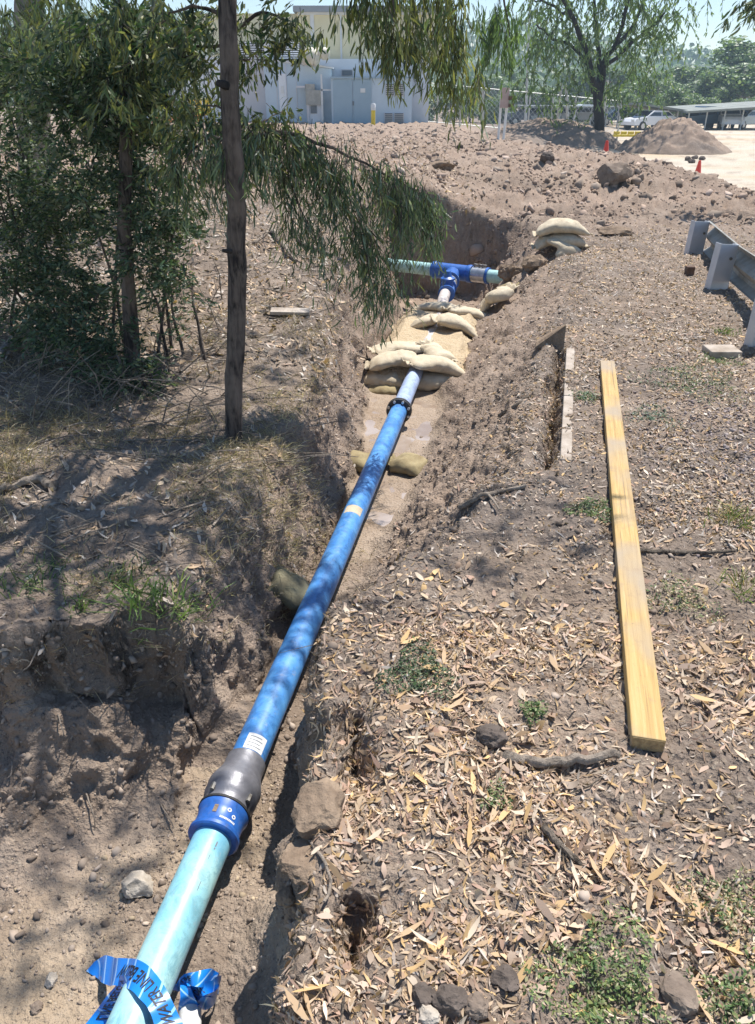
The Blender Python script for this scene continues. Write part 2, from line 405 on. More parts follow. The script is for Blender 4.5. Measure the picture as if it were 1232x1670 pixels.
def H(x, y):
    x = np.asarray(x, float); y = np.asarray(y, float)
    z = base_h(x, y); m = trench_mask(x, y); zf = np.interp(y, TY, ZF)
    z = z*(1-m) + zf*m
    # sand packed round the pipe between the bags
    px = np.interp(y, [5.3, 8.2, 10.3], [.165, .665, .92])
    z = np.maximum(z, np.where((y > 6.05) & (y < 8.6), -.40 - .9*np.clip(np.abs(x-px-.02)-.30, 0, 9) + .02*noise3(x*5, y*5, 0*x, 51)
                               - .5*np.clip(y-8.1, 0, 9) - .5*np.clip(6.25-y, 0, 1), -9))
    # the slot left where the soil has fallen from the edging
    kx = kerbx(y)
    z = z - (.20+.10*noise3(x*4, y*6, 0*x, 57))*np.exp(-((x-(kx-.05))/.042)**2)*ss(3.3, 3.5, y)*(1-ss(5.2, 5.4, y))
    # sloughed soil at the foot of the near right wall, and a hole in the edge
    z = z + .20*np.exp(-((x+.20)/.13)**2 - ((y-1.30)/.20)**2)*m + .10*np.exp(-((x+.22)/.10)**2 - ((y-.95)/.2)**2)
    z = z - .26*np.exp(-((x+.06)/.045)**2 - ((y-1.04)/.07)**2) - .18*np.exp(-((x+.065)/.05)**2 - ((y-1.62)/.16)**2)
    # ledges on the left face
    z = z + .16*np.exp(-((x+1.05)/.22)**2 - ((y-1.98)/.10)**2) + .10*np.exp(-((x+.55)/.2)**2 - ((y-2.2)/.12)**2)
    return z

# rows spaced evenly in view angle, packed closer where faces are steep
ang = np.radians(np.linspace(66, 1.0, 4000)); Yd = CAMZ/np.tan(ang)
v_ = F*np.tan(ang - PITCH)
dens = np.abs(np.gradient(v_))/1.95
dens *= 1 + 5*np.exp(-((Yd-2.12)/.12)**2) + 5*np.exp(-((Yd-11.38)/.22)**2)
cum = np.cumsum(dens); nrow = int(cum[-1])
Yrow = np.interp(np.linspace(cum[0], cum[-1], nrow), cum, Yd)
Yrow = np.concatenate([[-3, -2.4, -1.8, -1.2, -.8, -.4, -.1, .15, .35, .5], Yrow[Yrow > .6], [100, 115, 135, 160, 200, 260, 350, 500, 800, 1400, 3500]])
uc = np.concatenate([np.linspace(-1500, -320, 40), np.linspace(-310, -40, 60), np.arange(-36, 1270, 2.15), np.linspace(1275, 1520, 50), np.linspace(1540, 2700, 40)])
S, YY = np.meshgrid((uc-UC)/F, Yrow)
XX = S*np.maximum(.876*YY + .771, .75)
hz = H(XX, YY)
eps = .01
nx = -(H(XX+eps, YY) - hz)/eps; ny = -(H(XX, YY+eps) - hz)/eps
nl = np.sqrt(nx**2 + ny**2 + 1); nx /= nl; ny /= nl; nz = 1/nl
tm = trench_mask(XX, YY)
# roughness of each zone
far = ss(9.5, 12, YY)
floor_ = ss(.92, 1.0, tm)
sandz = ((YY > 6.05) & (YY < 8.7) & (hz > -.55) & (hz < -.3) & (tm > .35) & (np.abs(XX-np.interp(YY, [5.3, 8.2, 10.3], [.165, .665, .92])) < .42+.1*noise3(XX*4, YY*4, 0*XX, 55))).astype(float)
wetz = floor_*ss(3.3, 3.7, YY)*(1-ss(5.9, 6.1, YY))
amp = .020 + .012*(tm > .02)*(tm < .9) + .035*far*(1-ss(40, 60, YY))
amp = amp*(1-.6*floor_)*(1-.65*sandz)*(1-.6*wetz)
isyard = ss(.55, 1.0, (XX-crestx(YY))/(.10*YY+1.0))
amp = amp*(1-.85*isyard)
P3 = (XX, YY, hz*1.0)
n_a = fbm(XX*5, YY*5, hz*5, 61, 3)
n_b = fbm(XX*19, YY*19, hz*19, 71, 2)
n_c = np.abs(noise3(XX*11, YY*11, hz*11, 81))
fade = 1/(1+(YY/7)**2)
disp = amp*(n_a*1.6) + amp*.75*n_b*fade + amp*1.1*(.25-n_c)*(1-.5*floor_)
n_d = noise3(XX*2.2, YY*2.2, hz*2.2, 91)
disp += far*(1-isyard)*(.07*n_d + .05*(.3-np.abs(n_d)))*(YY < 60)
def clodf(f, sd):                      # rounded lumps with sharp creases between them
    return .28-np.abs(noise3(XX*f, YY*f, hz*f, sd))
b1_ = 1-ss(2.2, 3.4, YY); b2_ = ss(1.5, 2.6, YY)*(1-ss(5, 8, YY)); b3_ = ss(4.5, 7, YY)*(1-ss(16, 24, YY)); b4_ = ss(10, 14, YY)*(1-ss(40, 55, YY))
rg = (1-.55*floor_)*(1-.7*sandz)*(1-.7*wetz)*(1-.9*isyard)
disp += rg*(b1_*(.012*clodf(42, 301)+.007*clodf(85, 302)) + b2_*(.020*clodf(24, 303)+.010*clodf(48, 304)) + b3_*(.07*clodf(3.7, 314)+.04*clodf(9, 305)+.028*clodf(19, 306)) + b4_*(.16*clodf(1.5, 316)+.15*clodf(2.6, 310)+.09*clodf(4.4, 307)+.05*clodf(9, 308)+.03*clodf(18, 309)))
steep = np.clip((1-nz)*2.5, 0, 1)*(YY < 9)
disp += steep*(.05*noise3(XX*6, YY*6, hz*6, 311) + .03*clodf(13, 312))
disp += wetz*.022*fbm(XX*4.5, YY*4.5, 0*XX, 315, 2)
disp = np.where(YY > 75, 0, disp)
disp = np.where(YY < .5, disp*0, disp)
ey_ = 2.24 - .10*np.exp(-((XX+.95)/.10)**2) - .20*np.exp(-((XX+1.22)/.13)**2) - .10*np.exp(-((XX+.66)/.05)**2) + .07*noise3(XX*4, 0*XX, 0*XX+4, 47) + .035*noise3(XX*13, YY*5, 0*XX, 48)
tyy = (ey_-YY)/.46
lip = np.exp(-((tyy-.01)/.07)**2)*(XX < -.56)*(1-ss(1.9, 2.3, -XX))*(.6+.8*noise3(XX*9, 0*XX, 0*XX, 49))
VX, VY, VZ = XX+nx*disp, YY+ny*disp - .085*np.clip(lip, 0, 1.2), hz+nz*disp+.012*np.clip(lip, 0, 1)
# zone weights -> colour attribute (sand, wet, painted tree shade with grey/dark humus, red-brown)
lowf = fbm(XX*1.1, YY*1.1, 0*XX, 101, 3)
sand = np.clip(sandz*1.0 + floor_*(YY < 2.0)*ss(-.05, .4, lowf+.3*np.exp(-((XX+.9)/.25)**2-((YY-1.2)/.3)**2))*.34 + wetz*.35, 0, 1)
humus_shade = np.clip((1-ss(.05, .5, tm))*(1-far)*(.45+.9*lowf), 0, 1)
humus_shade = np.clip(humus_shade + 1.0*np.exp(-((XX-.62)/.55)**2-((YY-2.75)/.6)**2)*(.6+lowf) + .9*np.exp(-((XX-2.0)/.5)**2-((YY-3.6)/.7)**2)*(.6+lowf) + .55*floor_*(YY < 2.4)*ss(.15, -.2, lowf), 0, 1)  # first patch paints tree shade into the dark soil of the slope
humus_shade = np.clip(humus_shade + isyard*(YY > 30)*(1-ss(9.0, 13.0, XX*41/np.maximum(YY, 1)))*.8, 0, 1)
red = np.clip(far*(1-isyard)*(.55+.8*lowf) + (tm > .1)*(tm < .9)*(YY > 2.3)*.35, 0, 1)
mnd = np.exp(-((XX-9.0)/2)**2 - ((YY-41)/2.2)**2) + np.exp(-((XX-6.6)/1.8)**2 - ((YY-38)/2.6)**2)
pale = np.clip(isyard*(1-.5*ss(.0, .4, lowf))*(1-1.2*mnd)*np.maximum(ss(9.0, 13.0, XX*41/np.maximum(YY, 1)), ss(33, 28, YY)), 0, 1)
zone = np.stack([sand, np.clip(wetz, 0, 1), humus_shade, red], -1)
NR_, NC_ = XX.shape
idx = np.arange(NR_*NC_).reshape(NR_, NC_)
quads = np.stack([idx[:-1, :-1], idx[:-1, 1:], idx[1:, 1:], idx[1:, :-1]], -1).reshape(-1, 4)
GV = np.stack([VX, VY, VZ], -1).reshape(-1, 3)

def groundmat():
    m, nt, b = newmat('earth'); p = geo_pos(nt)
    at = N_(nt, 'ShaderNodeAttribute', attribute_name='Col')
    sx = N_(nt, 'ShaderNodeSeparateColor'); nt.links.new(at.outputs['Color'], sx.inputs[0])
    ap = N_(nt, 'ShaderNodeAttribute', attribute_name='Pale')
    n1 = tnoise(nt, 2.6, 6, .7, p, .3); n2 = tnoise(nt, 24, 5, .7, p); n3 = tnoise(nt, 130, 3, .6, p)
    c = ramp(nt, n1, [(.3, (.18, .135, .100)), (.5, (.275, .211, .160)), (.7, (.37, .295, .232))])
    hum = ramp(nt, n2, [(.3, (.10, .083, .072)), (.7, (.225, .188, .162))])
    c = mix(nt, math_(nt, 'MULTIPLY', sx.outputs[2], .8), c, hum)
    redc = ramp(nt, n2, [(.3, (.265, .185, .138)), (.55, (.385, .283, .215)), (.75, (.48, .37, .29))])
    redc = mix(nt, ramp(nt, tnoise(nt, 1.1, 6, .72, p, .5), [(.47, (0, 0, 0)), (.60, (.8, .8, .8))]), redc, (.20, .145, .11))
    c = mix(nt, math_(nt, 'MULTIPLY', at.outputs['Alpha'], .85), c, redc)
    sandc = ramp(nt, n2, [(.3, (.46, .35, .215)), (.7, (.60, .48, .32))])
    c = mix(nt, sx.outputs[0], c, sandc)
    wetc = ramp(nt, n1, [(.35, (.30, .215, .15)), (.6, (.42, .33, .255))])
    c = mix(nt, math_(nt, 'MULTIPLY', sx.outputs[1], .7), c, wetc)
    yard = ramp(nt, tnoise(nt, .22, 5, .6, p), [(.35, (.50, .38, .25)), (.55, (.53, .47, .38))])
    c = mix(nt, ap.outputs['Fac'], c, yard)
    # pale straw-like specks and dark crumbs
    c = mix(nt, ramp(nt, n3, [(.30, (.55, .55, .55)), (.42, (0, 0, 0))]), c, (.09, .07, .055))
    c = mix(nt, ramp(nt, tnoise(nt, 75, 2, .5, p), [(.64, (0, 0, 0)), (.70, (.45, .45, .45))]), c, (.47, .40, .31))
    nt.links.new(c, b.inputs['Base Color'])
    nt.links.new(math_(nt, 'MULTIPLY_ADD', sx.outputs[1], -.55, .96), b.inputs['Roughness'])
    b.inputs['Specular IOR Level'].default_value = .25
    vo = N_(nt, 'ShaderNodeTexVoronoi'); vo.inputs['Scale'].default_value = 55; nt.links.new(p, vo.inputs['Vector'])
    h = math_(nt, 'ADD', math_(nt, 'ADD', math_(nt, 'MULTIPLY', n2, 1.0), math_(nt, 'MULTIPLY', n3, .6)), math_(nt, 'MULTIPLY', vo.outputs['Distance'], .5))
    bump(nt, b, h, .95, .016)
    return m
M['earth'] = groundmat()
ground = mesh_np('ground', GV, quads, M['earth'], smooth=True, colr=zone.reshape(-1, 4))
pa = ground.data.attributes.new('Pale', 'FLOAT', 'POINT'); pa.data.foreach_set('value', pale.ravel().astype(np.float32))
tag(ground, kind='structure')
bpy.context.view_layer.update()
def gz(x, y):
    ok, loc, n, i = ground.ray_cast(Vector((x, y, 20)), Vector((0, 0, -1)))
    return loc.z if ok else float(H(x, y))
def G(u, v):
    """ground point seen at a place in the view"""
    r = ray(u, v); ok, loc, n, i = ground.ray_cast(Vector((0, 0, CAMZ)), r.normalized())
    return loc if ok else PZ(u, v, 0)

# vertex normals of the sheet for scattering
A_ = GV.reshape(NR_, NC_, 3)
dx_ = np.gradient(A_, axis=1); dy_ = np.gradient(A_, axis=0)
NN = np.cross(dx_, dy_); NN /= np.linalg.norm(NN, axis=-1, keepdims=True) + 1e-12
area = np.linalg.norm(np.cross(dx_, dy_), axis=-1)
inview = (np.abs(S) < .62) & (YY > .55)
def scatter(n, weight):
    """n random ground points (position, normal) with the given per-vertex weight per square metre"""
    w = (weight*area*inview)[:-1, :-1].ravel(); w = np.maximum(w, 0); w /= w.sum()
    k = rng.choice(w.size, n, p=w); i = k // (NC_-1); j = k % (NC_-1)
    a, b = rng.random(n)[:, None], rng.random(n)[:, None]
    p = (A_[i, j]*(1-a)*(1-b) + A_[i, j+1]*a*(1-b) + A_[i+1, j]*(1-a)*b + A_[i+1, j+1]*a*b)
    return p, NN[i, j]

def frames(n, nrm, tilt, dirv=None):
    """random orthonormal frames whose third axis is near nrm"""
    w = nrm + rng.normal(0, tilt, (n, 3)); w /= np.linalg.norm(w, axis=1, keepdims=True)
    t = rng.normal(0, 1, (n, 3)) if dirv is None else dirv + rng.normal(0, .25, (n, 3))
    t -= w*np.sum(t*w, 1, keepdims=True); t /= np.linalg.norm(t, axis=1, keepdims=True) + 1e-9
    return t, np.cross(w, t), w
LEAF_T = np.array([[-.5, 0], [-.25, .42], [-.25, -.42], [.05, .5], [.05, -.5], [.32, .3], [.32, -.3], [.5, 0]])
LEAF_TRI = np.array([[0, 2, 1], [5, 6, 7]]); LEAF_Q = np.array([[1, 2, 4, 3], [3, 4, 6, 5]])
def pick(cols, n, var=.15):
    c = np.array(cols)[rng.integers(0, len(cols), n)]*(1 + rng.normal(0, var, (n, 1)))
    return np.clip(np.concatenate([c, np.ones((n, 1))], 1), .01, 1)
def leaf_arrays(p, t, s, w, L, W, curl):
    n = len(p); X = LEAF_T[None, :, 0]*L[:, None]; Yv = LEAF_T[None, :, 1]*W[:, None]*(1+(rng.normal(0, .22, (n, 8)) if n < 60000 else 0))
    Z = curl[:, None]*L[:, None]*(4*LEAF_T[None, :, 0]**2) + np.abs(LEAF_T[None, :, 1])*W[:, None]*.35
    bend = curl[:, None]*1.2*L[:, None]*(LEAF_T[None, :, 0]**2)*2
    return (p[:, None] + X[..., None]*t[:, None] + (Yv+bend)[..., None]*s[:, None] + Z[..., None]*w[:, None]).reshape(-1, 3)
def leaf_faces(n):
    o = (np.arange(n)*8)[:, None, None]
    return [(LEAF_TRI[None]+o).reshape(-1, 3), (LEAF_Q[None]+o).reshape(-1, 4)]
def litter(name, n, weight, Lr, ratio, cols, tilt=.25, mat='dryleaf', lift=.006, var=.2, grow=0.0):
    p, nr = scatter(n, weight); t, s, w = frames(n, nr, tilt)
    L = rng.uniform(*Lr, n)*(1+grow*np.clip(p[:, 1]-3, 0, 20)); W = L*rng.uniform(*ratio, n)
    p = p + nr*lift*(rng.random((n, 1))*1.6-.55)
    V = leaf_arrays(p, t, s, w, L, W, rng.normal(.06, .16, n))
    C = np.repeat(pick(cols, n, var), 8, 0)
    return mesh_np(name, V, leaf_faces(n), M[mat], colr=C)

ico = None
def ico_template():
    t = (1+5**.5)/2
    v = np.array([(-1,t,0),(1,t,0),(-1,-t,0),(1,-t,0),(0,-1,t),(0,1,t),(0,-1,-t),(0,1,-t),(t,0,-1),(t,0,1),(-t,0,-1),(-t,0,1)], float)
    v /= np.linalg.norm(v[0])
    f = np.array([(0,11,5),(0,5,1),(0,1,7),(0,7,10),(0,10,11),(1,5,9),(5,11,4),(11,10,2),(10,7,6),(7,1,8),(3,9,4),(3,4,2),(3,2,6),(3,6,8),(3,8,9),(4,9,5),(2,4,11),(6,2,10),(8,6,7),(9,8,1)])
    return v, f
IV, IF = ico_template()
def crumbs(name, n, weight, rr, cols, grow=.0, power=3):
    p, nr = scatter(n, weight)
    r = rr[0] + (rr[1]-rr[0])*rng.random(n)**(power+3); r = r*(1+grow*np.clip(p[:, 1]-3, 0, 14))
    t, s, w = frames(n, nr, .5)
    k = IV[None]*(1+rng.normal(0, .36, (n, 12, 1)))
    V = p[:, None] + (k[..., 0:1]*t[:, None]*rng.uniform(.8, 1.4, (n, 1, 1)) + k[..., 1:2]*s[:, None] + k[..., 2:3]*w[:, None]*.7)*r[:, None, None] + nr[:, None]*r[:, None, None]*.05
    Fc = (IF[None] + (np.arange(n)*12)[:, None, None]).reshape(-1, 3)
    return mesh_np(name, V.reshape(-1, 3), Fc, M['crumb'], colr=np.repeat(pick(cols, n, .16), 12, 0))

# ------------------------------------------------------------------ muddy water on the trench floor
def watermat():
    m, nt, b = newmat('muddy_water'); p = geo_pos(nt)
    nt.links.new(ramp(nt, tnoise(nt, 3.5, 4, .6, p, .5), [(.35, (.27, .20, .145)), (.65, (.40, .335, .285))]), b.inputs['Base Color'])
    b.inputs['Roughness'].default_value = .09; b.inputs['Specular IOR Level'].default_value = .8
    bump(nt, b, tnoise(nt, 30, 2, .5, p), .06, .004); return m
M['water'] = watermat()
ys = np.linspace(3.6, 6.1, 30); lx = np.interp(ys, TY, XL)-.15; rx = np.interp(ys, TY, XR)+.12
wv = np.concatenate([np.stack([lx, ys, ys*0-.5755], 1), np.stack([rx, ys, ys*0-.5755], 1)])
wq = np.array([(i, 30+i, 31+i, i+1) for i in range(29)])
tag(mesh_np('muddy_water', wv, wq, M['water']), kind='structure')

# pale paved yard strip that runs past the carports
yv = [(9.5, 20), (40, 20), (60, 66), (21.5, 66), (15.5, 44), (13.3, 36)]
def conc_yard():
    mb = MB(); 
    pts = [PZ(1235, 300, -.55), PZ(1500, 300, -.6), Vector((60, 64, -1.02)), Vector((29, 64, -1.02)), PZ(1190, 236, -.86), PZ(1150, 262, -.80)]
    return pts

# ------------------------------------------------------------------ pipeline
def pax(y):
    """pipe axis at a distance"""
    x = -.557 + .1835*(y-1.375)
    return Vector((x, y, -.45))
pipeline = empty('water_pipeline', pax(3), 0, 'long blue and pale turquoise water pipe laid along the open trench', 'pipe')
O3 = pax(3)
def ppart(mb, name, mat, smooth=True, parent=pipeline):
    o = mb.build(name, M[mat], parent, smooth)
    if parent is pipeline: o.data.transform(Matrix.Translation(-O3))
    else: o.data.transform(Matrix.Translation(-O3))
    return o
D = (pax(5)-pax(1)).normalized(); RP = .0615
def along(y0): return pax(y0)
def L_(y0, y1): return (pax(y1)-pax(y0)).length
ppart(MB().lathe(along(.2), D, [(0, RP), (.4, RP), (.9, RP), (L_(.2, 1.66), RP)], 48), 'pale_pipe', 'pale_pipe')['label'] = 'pale turquoise near length of pipe'
# blue coupling with rounded lips
c0 = 1.600; Lc = L_(c0, 1.705)
cpl = ppart(MB().lathe(along(c0), D, [(0, .064), (0, .078), (.005, .083), (.016, .083), (.022, .078), (.035, .076), (Lc*.6, .076), (Lc-.03, .078), (Lc-.014, .084), (Lc-.003, .084), (Lc, .078), (Lc, .064)], 56), 'coupling', 'blue_iron')
cpl['label'] = 'dark blue socket coupling'
NU = (Vector((0, 0, 1)) - D*D.z).normalized(); NB = D.cross(NU)
def patch(y0, y1, a0, a1, r, n=10):
    """strip wrapped on the pipe; angle 0 is up, positive to the right"""
    mb = MB(); vs = []
    for yy in (y0, y1):
        for k in range(n+1):
            a = R(a0 + (a1-a0)*k/n); vs.append(pax(yy) + (NU*math.cos(a) + NB*math.sin(a))*r)
    mb.add(vs, [(k, k+1, n+2+k, n+1+k) for k in range(n)]); return mb
for a in (30, 46):
    mb = MB(); c = pax(1.666 - (a-30)*.0009); vs = []
    for rr_ in (.0034, .0072):
        for k in range(16):
            t = 2*math.pi*k/16; aa = R(a) + rr_*math.cos(t)/.077
            vs.append(c + D*rr_*math.sin(t) + (NU*math.cos(aa) + NB*math.sin(aa))*.0775)
    mb.add(vs, [(k, (k+1) % 16, 16+(k+1) % 16, 16+k) for k in range(16)])
    ppart(mb, 'emblem', 'white_print', False, cpl)
mb = MB()
for i in range(11):
    b_ = patch(1.630, 1.637, 14+i*3.8, 16.6+i*3.8, .0775, 2); mb.add(b_.v, b_.f)
ppart(mb, 'lettering', 'white_print', False, cpl)
ppart(patch(1.645, 1.672, -8, 2, .0775, 3), 'dust_patch', 'clod', False, cpl)
# dark metal bell adaptor
a0 = 1.705; La = L_(a0, 1.915)
ad = ppart(MB().lathe(along(a0), D, [(-.004, .064), (-.004, .077), (.014, .080), (.026, .080), (.034, .086), (.055, .090), (.078, .089), (.088, .092), (.10, .091), (.125, .083), (.15, .074), (.17, .070), (La, .070), (La, .063)], 56), 'bell_adaptor', 'dark_metal')
ad['label'] = 'dark grey metal bell shaped adaptor'
ppart(MB().lathe(along(1.703), D, [(-.005, .070), (-.005, .087), (.003, .087), (.003, .070)], 56), 'rubber_ring', 'rubber')
for k in range(4):
    a = R(60+90*k); q = pax(1.725) + (NU*math.cos(a)+NB*math.sin(a))*.087
    ppart(MB().tube([q, q+D*.026], .008, 6), 'bolt', 'bolt', False)
bp = ppart(MB().lathe(along(1.88), D, [(0, RP), (1, RP), (2, RP), (L_(1.88, 5.26), RP)], 48), 'blue_pipe', 'blue_pipe')
bp['label'] = 'long blue middle length of pipe'
ppart(patch(1.925, 1.995, -10, 58, .0626, 14), 'label_sticker', 'white_print', True, bp)
for i in range(4):
    ppart(patch(1.937+i*.014, 1.9405+i*.014, 0, 46-6*(i % 2), .0631, 8), 'printed_line', 'grey_print', False, bp)
for (ya, yb, aa_, ab_) in ((1.545, 1.562, 34, 38), (1.535, 1.541, 34, 38), (1.50, 1.515, 30, 32), (1.40, 1.43, 36, 38)):
    ppart(patch(ya, yb, aa_, ab_, .0621, 3), 'print_mark', 'grey_print', False)
ppart(patch(3.62, 3.70, -40, 55, .0619, 14), 'dust_band', 'bag', True, bp)
# flange pair
for k, (yy, th) in enumerate(((5.255, .016), (5.28, .016))):
    fl = ppart(MB().lathe(pax(yy), D, [(0, .063), (0, .093), (th, .093), (th, .063)], 48), 'flange', 'black_iron')
for k in range(8):
    a = 2*math.pi*(k+.5)/8
    q = pax(5.27) + (NU*math.cos(a)+NB*math.sin(a))*.080
    ppart(MB().tube([q-D*.035, q+D*.045], .006, 6).tube([q-D*.034, q-D*.018], .0105, 6).tube([q+D*.03, q+D*.044], .0105, 6), 'bolt', 'steel', False)
sk = ppart(MB().lathe(along(5.295), D, [(0, .066), (.035, .066), (.035, RP), (.5, RP), (L_(5.295, 6.6), RP)], 48), 'faded_pipe', 'sky_pipe')
# the white length between the bags and on to the valve
wp = [pax(6.6), pax(7.3), pax(8.0), Vector((.74, 8.7, -.45)), Vector((.80, 9.1, -.46))]
ppart(MB().tube(wp, .062, 32), 'white_pipe', 'white_pipe')
tee_c = PZ(736, 447, -.45)
Dt = (tee_c - Vector((.80, 9.1, -.46))).normalized()
v0 = Vector((.80, 9.0, -.46))
Lt = (tee_c - v0).length
ppart(MB().lathe(v0, Dt, [(0, .064), (0, .098), (.03, .098), (.03, .074), (.10, .088), (.2, .088), (.26, .074), (.30, .074), (.30, .10), (.33, .10), (.33, .066)], 32), 'gate_valve', 'blue_iron')
hv = v0 + Dt*.15
ppart(MB().lathe(hv, Vector((0, 0, 1)), [(0, .07), (.13, .065), (.13, .085), (.15, .085), (.17, .05), (.23, .03), (.23, .02)], 20), 'valve_bonnet', 'blue_iron')
ppart(MB().lathe(v0, Dt, [(.34, .068), (.34, .082), (.62, .082), (.62, .068)], 32), 'clamp', 'steel')
for t in (.40, .56): ppart(MB().lathe(v0, Dt, [(t, .07), (t, .09), (t+.03, .09), (t+.03, .07)], 32), 'clamp_band', 'steel')
ppart(MB().lathe(v0, Dt, [(.64, .07), (.64, .115), (.67, .115), (.67, .09), (Lt, .09)], 32), 'tee_branch', 'blue_iron')
eL, eR = PZ(640, 432, -.45), PZ(822, 453, -.45)
Dx = (eR-eL).normalized(); LR = (eR-eL).length
s1 = (PZ(706, 440, -.45)-eL).length; s2 = (PZ(768, 448, -.45)-eL).length; s3 = (PZ(792, 450, -.45)-eL).length
lp = ppart(MB().lathe(eL - Dx*.35, Dx, [(0, .080), (s1+.37, .080)], 32), 'cross_pipe', 'cross_pipe'); lp['label'] = 'pale end of the cross pipe left of the tee'
rp_ = ppart(MB().lathe(eL, Dx, [(s2-.02, .080), (LR, .080), (LR+.2, .080)], 32), 'cross_pipe', 'cross_pipe'); rp_['label'] = 'pale end of the cross pipe right of the tee'
ppart(MB().lathe(eL, Dx, [(s1, .08), (s1, .108), (s1+.03, .113), (s1+.06, .108), (s1+.07, .100), (s2-.07, .100), (s2-.06, .108), (s2-.03, .113), (s2, .108), (s2, .08)], 32), 'tee_body', 'blue_iron')
ppart(MB().lathe(eL, Dx, [(s2+.01, .08), (s2+.01, .094), (s3, .094), (s3, .08)], 32), 'repair_clamp', 'steel')
for t in (s2+.03, (s2+s3)/2, s3-.05):
    q = eL + Dx*t + Vector((0, 0, .09)); ppart(MB().tube([q, q+Vector((0, 0, .045))], .012, 6).tube([q+Vector((0, 0, .035)), q+Dx*.05+Vector((0, 0, .035))], .009, 6), 'bolt', 'bolt', False)
ppart(MB().lathe(eL, Dx, [(s3+.01, .08), (s3+.01, .102), (s3+.04, .102), (s3+.04, .08)], 32), 'blue_ring', 'blue_iron')

# ------------------------------------------------------------------ warning tape
def tapemat():
    m, nt, b = newmat('blue_warning_tape'); at = N_(nt, 'ShaderNodeAttribute', attribute_name='Tape')
    sx = N_(nt, 'ShaderNodeSeparateXYZ'); nt.links.new(at.outputs['Vector'], sx.inputs[0])
    k = math_(nt, 'FRACT', math_(nt, 'MULTIPLY', math_(nt, 'ADD', sx.outputs[0], math_(nt, 'MULTIPLY', sx.outputs[1], .9)), 19))
    st = math_(nt, 'LESS_THAN', k, .13)
    nt.links.new(mix(nt, st, (.012, .21, .70), (.30, .55, .85)), b.inputs['Base Color'])
    b.inputs['Roughness'].default_value = .28; return m
M['tape'] = tapemat()
def ztp(zx, zy, z): return PZ(100+zx/3.85, 1480+zy/3.85, z)
def cat(P, t):
    """Catmull-Rom through a list of Vectors, t in 0..len-1"""
    n = len(P)-1; i = min(int(t), n-1); f = t-i
    p0, p1, p2, p3 = P[max(i-1, 0)], P[i], P[i+1], P[min(i+2, n)]
    return .5*((2*p1) + (-p0+p2)*f + (2*p0-5*p1+4*p2-p3)*f*f + (-p0+3*p1-3*p2+p3)*f**3)
class Ribbon:
    def __init__(s, A, B, n=90, m=6):
        s.A, s.B, s.n, s.m = A, B, n, m; s.T = [i*(len(A)-1)/n for i in range(n+1)]
        c = [(cat(A, t)+cat(B, t))/2 for t in s.T]; s.len = [0]
        for i in range(n): s.len.append(s.len[-1]+(c[i+1]-c[i]).length)
    def at(s, l, w, off=0.0):
        t = float(np.interp(l, s.len, s.T)); a, b = cat(s.A, t), cat(s.B, t)
        a2, b2 = cat(s.A, min(t+.02, len(s.A)-1)), cat(s.B, min(t+.02, len(s.A)-1))
        a1, b1 = cat(s.A, max(t-.02, 0)), cat(s.B, max(t-.02, 0))
        nrm = (b-a).cross((a2+b2-a1-b1)).normalized()
        if nrm.z < 0: nrm = -nrm
        q = a.lerp(b, w); q = q + nrm*(.004*math.sin(l*55+w*2)+off)
        return q
    def build(s, name, mat, parent):
        vs = [s.at(l, j/s.m) for l in s.len for j in range(s.m+1)]
        k = s.m+1
        fs = [(i*k+j, i*k+j+1, (i+1)*k+j+1, (i+1)*k+j) for i in range(s.n) for j in range(s.m)]
        o = MB().add(vs, fs).build(name, mat, parent, True)
        a = o.data.attributes.new('Tape', 'FLOAT_VECTOR', 'POINT')
        a.data.foreach_set('vector', np.array([(l, j/s.m*.05, 0) for l in s.len for j in range(s.m+1)], np.float32).ravel())
        return o
    def text(s, string, l0, size, w0, parent, name='lettering', rev=False):
        cu = bpy.data.curves.new('txt', 'FONT'); cu.body = string; cu.size = 1; cu.offset = .018; cu.resolution_u = 3
        to = bpy.data.objects.new('txt', cu); col.objects.link(to); bpy.context.view_layer.update()
        me = to.evaluated_get(bpy.context.evaluated_depsgraph_get()).to_mesh()
        V = [v.co.copy() for v in me.vertices]; Fs = [tuple(p.vertices) for p in me.polygons]
        to.to_mesh_clear(); bpy.data.objects.remove(to); bpy.data.curves.remove(cu)
        Ls = s.len[-1]; vs = []; mx = max(v.x for v in V)
        for v in V:
            l = l0 + v.x*size*.8; w = w0 + v.y*size/.05
            if rev: l = l0 + (mx - v.x)*size*.8; w = w0 + (.72-v.y)*size/.05
            vs.append(s.at(min(max(l, 0), Ls), w, .0012))
        return MB().add(vs, Fs).build(name, M['black_print'], parent, False)
tp = empty('warning_tape', (0, 0, 0), 0, 'blue striped buried water line warning tape looped over the near end of the pipe', 'tape')
zt = -.376
r1 = Ribbon([ztp(860, 900, -.40), ztp(770, 732, zt-.03), ztp(690, 575, zt-.01), ztp(600, 420, zt), ztp(520, 345, zt+.005), ztp(440, 318, zt-.03), ztp(350, 318, -.47), ztp(280, 302, -.54), ztp(200, 340, -.57)],
            [ztp(640, 900, -.40), ztp(585, 732, zt-.01), ztp(535, 620, zt), ztp(470, 545, zt+.004), ztp(410, 505, zt-.03), ztp(350, 490, -.44), ztp(300, 492, -.50), ztp(230, 450, -.57), ztp(160, 400, -.585)], 110)
t1 = r1.build('tape_strip', M['tape'], tp)
r1.text('WATER LINE BELOW', r1.len[-1]*.13, .034, .24, t1)
r2 = Ribbon([ztp(20, 900, -.575), ztp(150, 735, -.56), ztp(240, 620, -.53), ztp(330, 500, -.47), ztp(380, 420, -.41)],
            [ztp(330, 900, -.575), ztp(350, 735, -.555), ztp(378, 600, -.50), ztp(400, 508, -.43), ztp(440, 430, -.39)], 60)
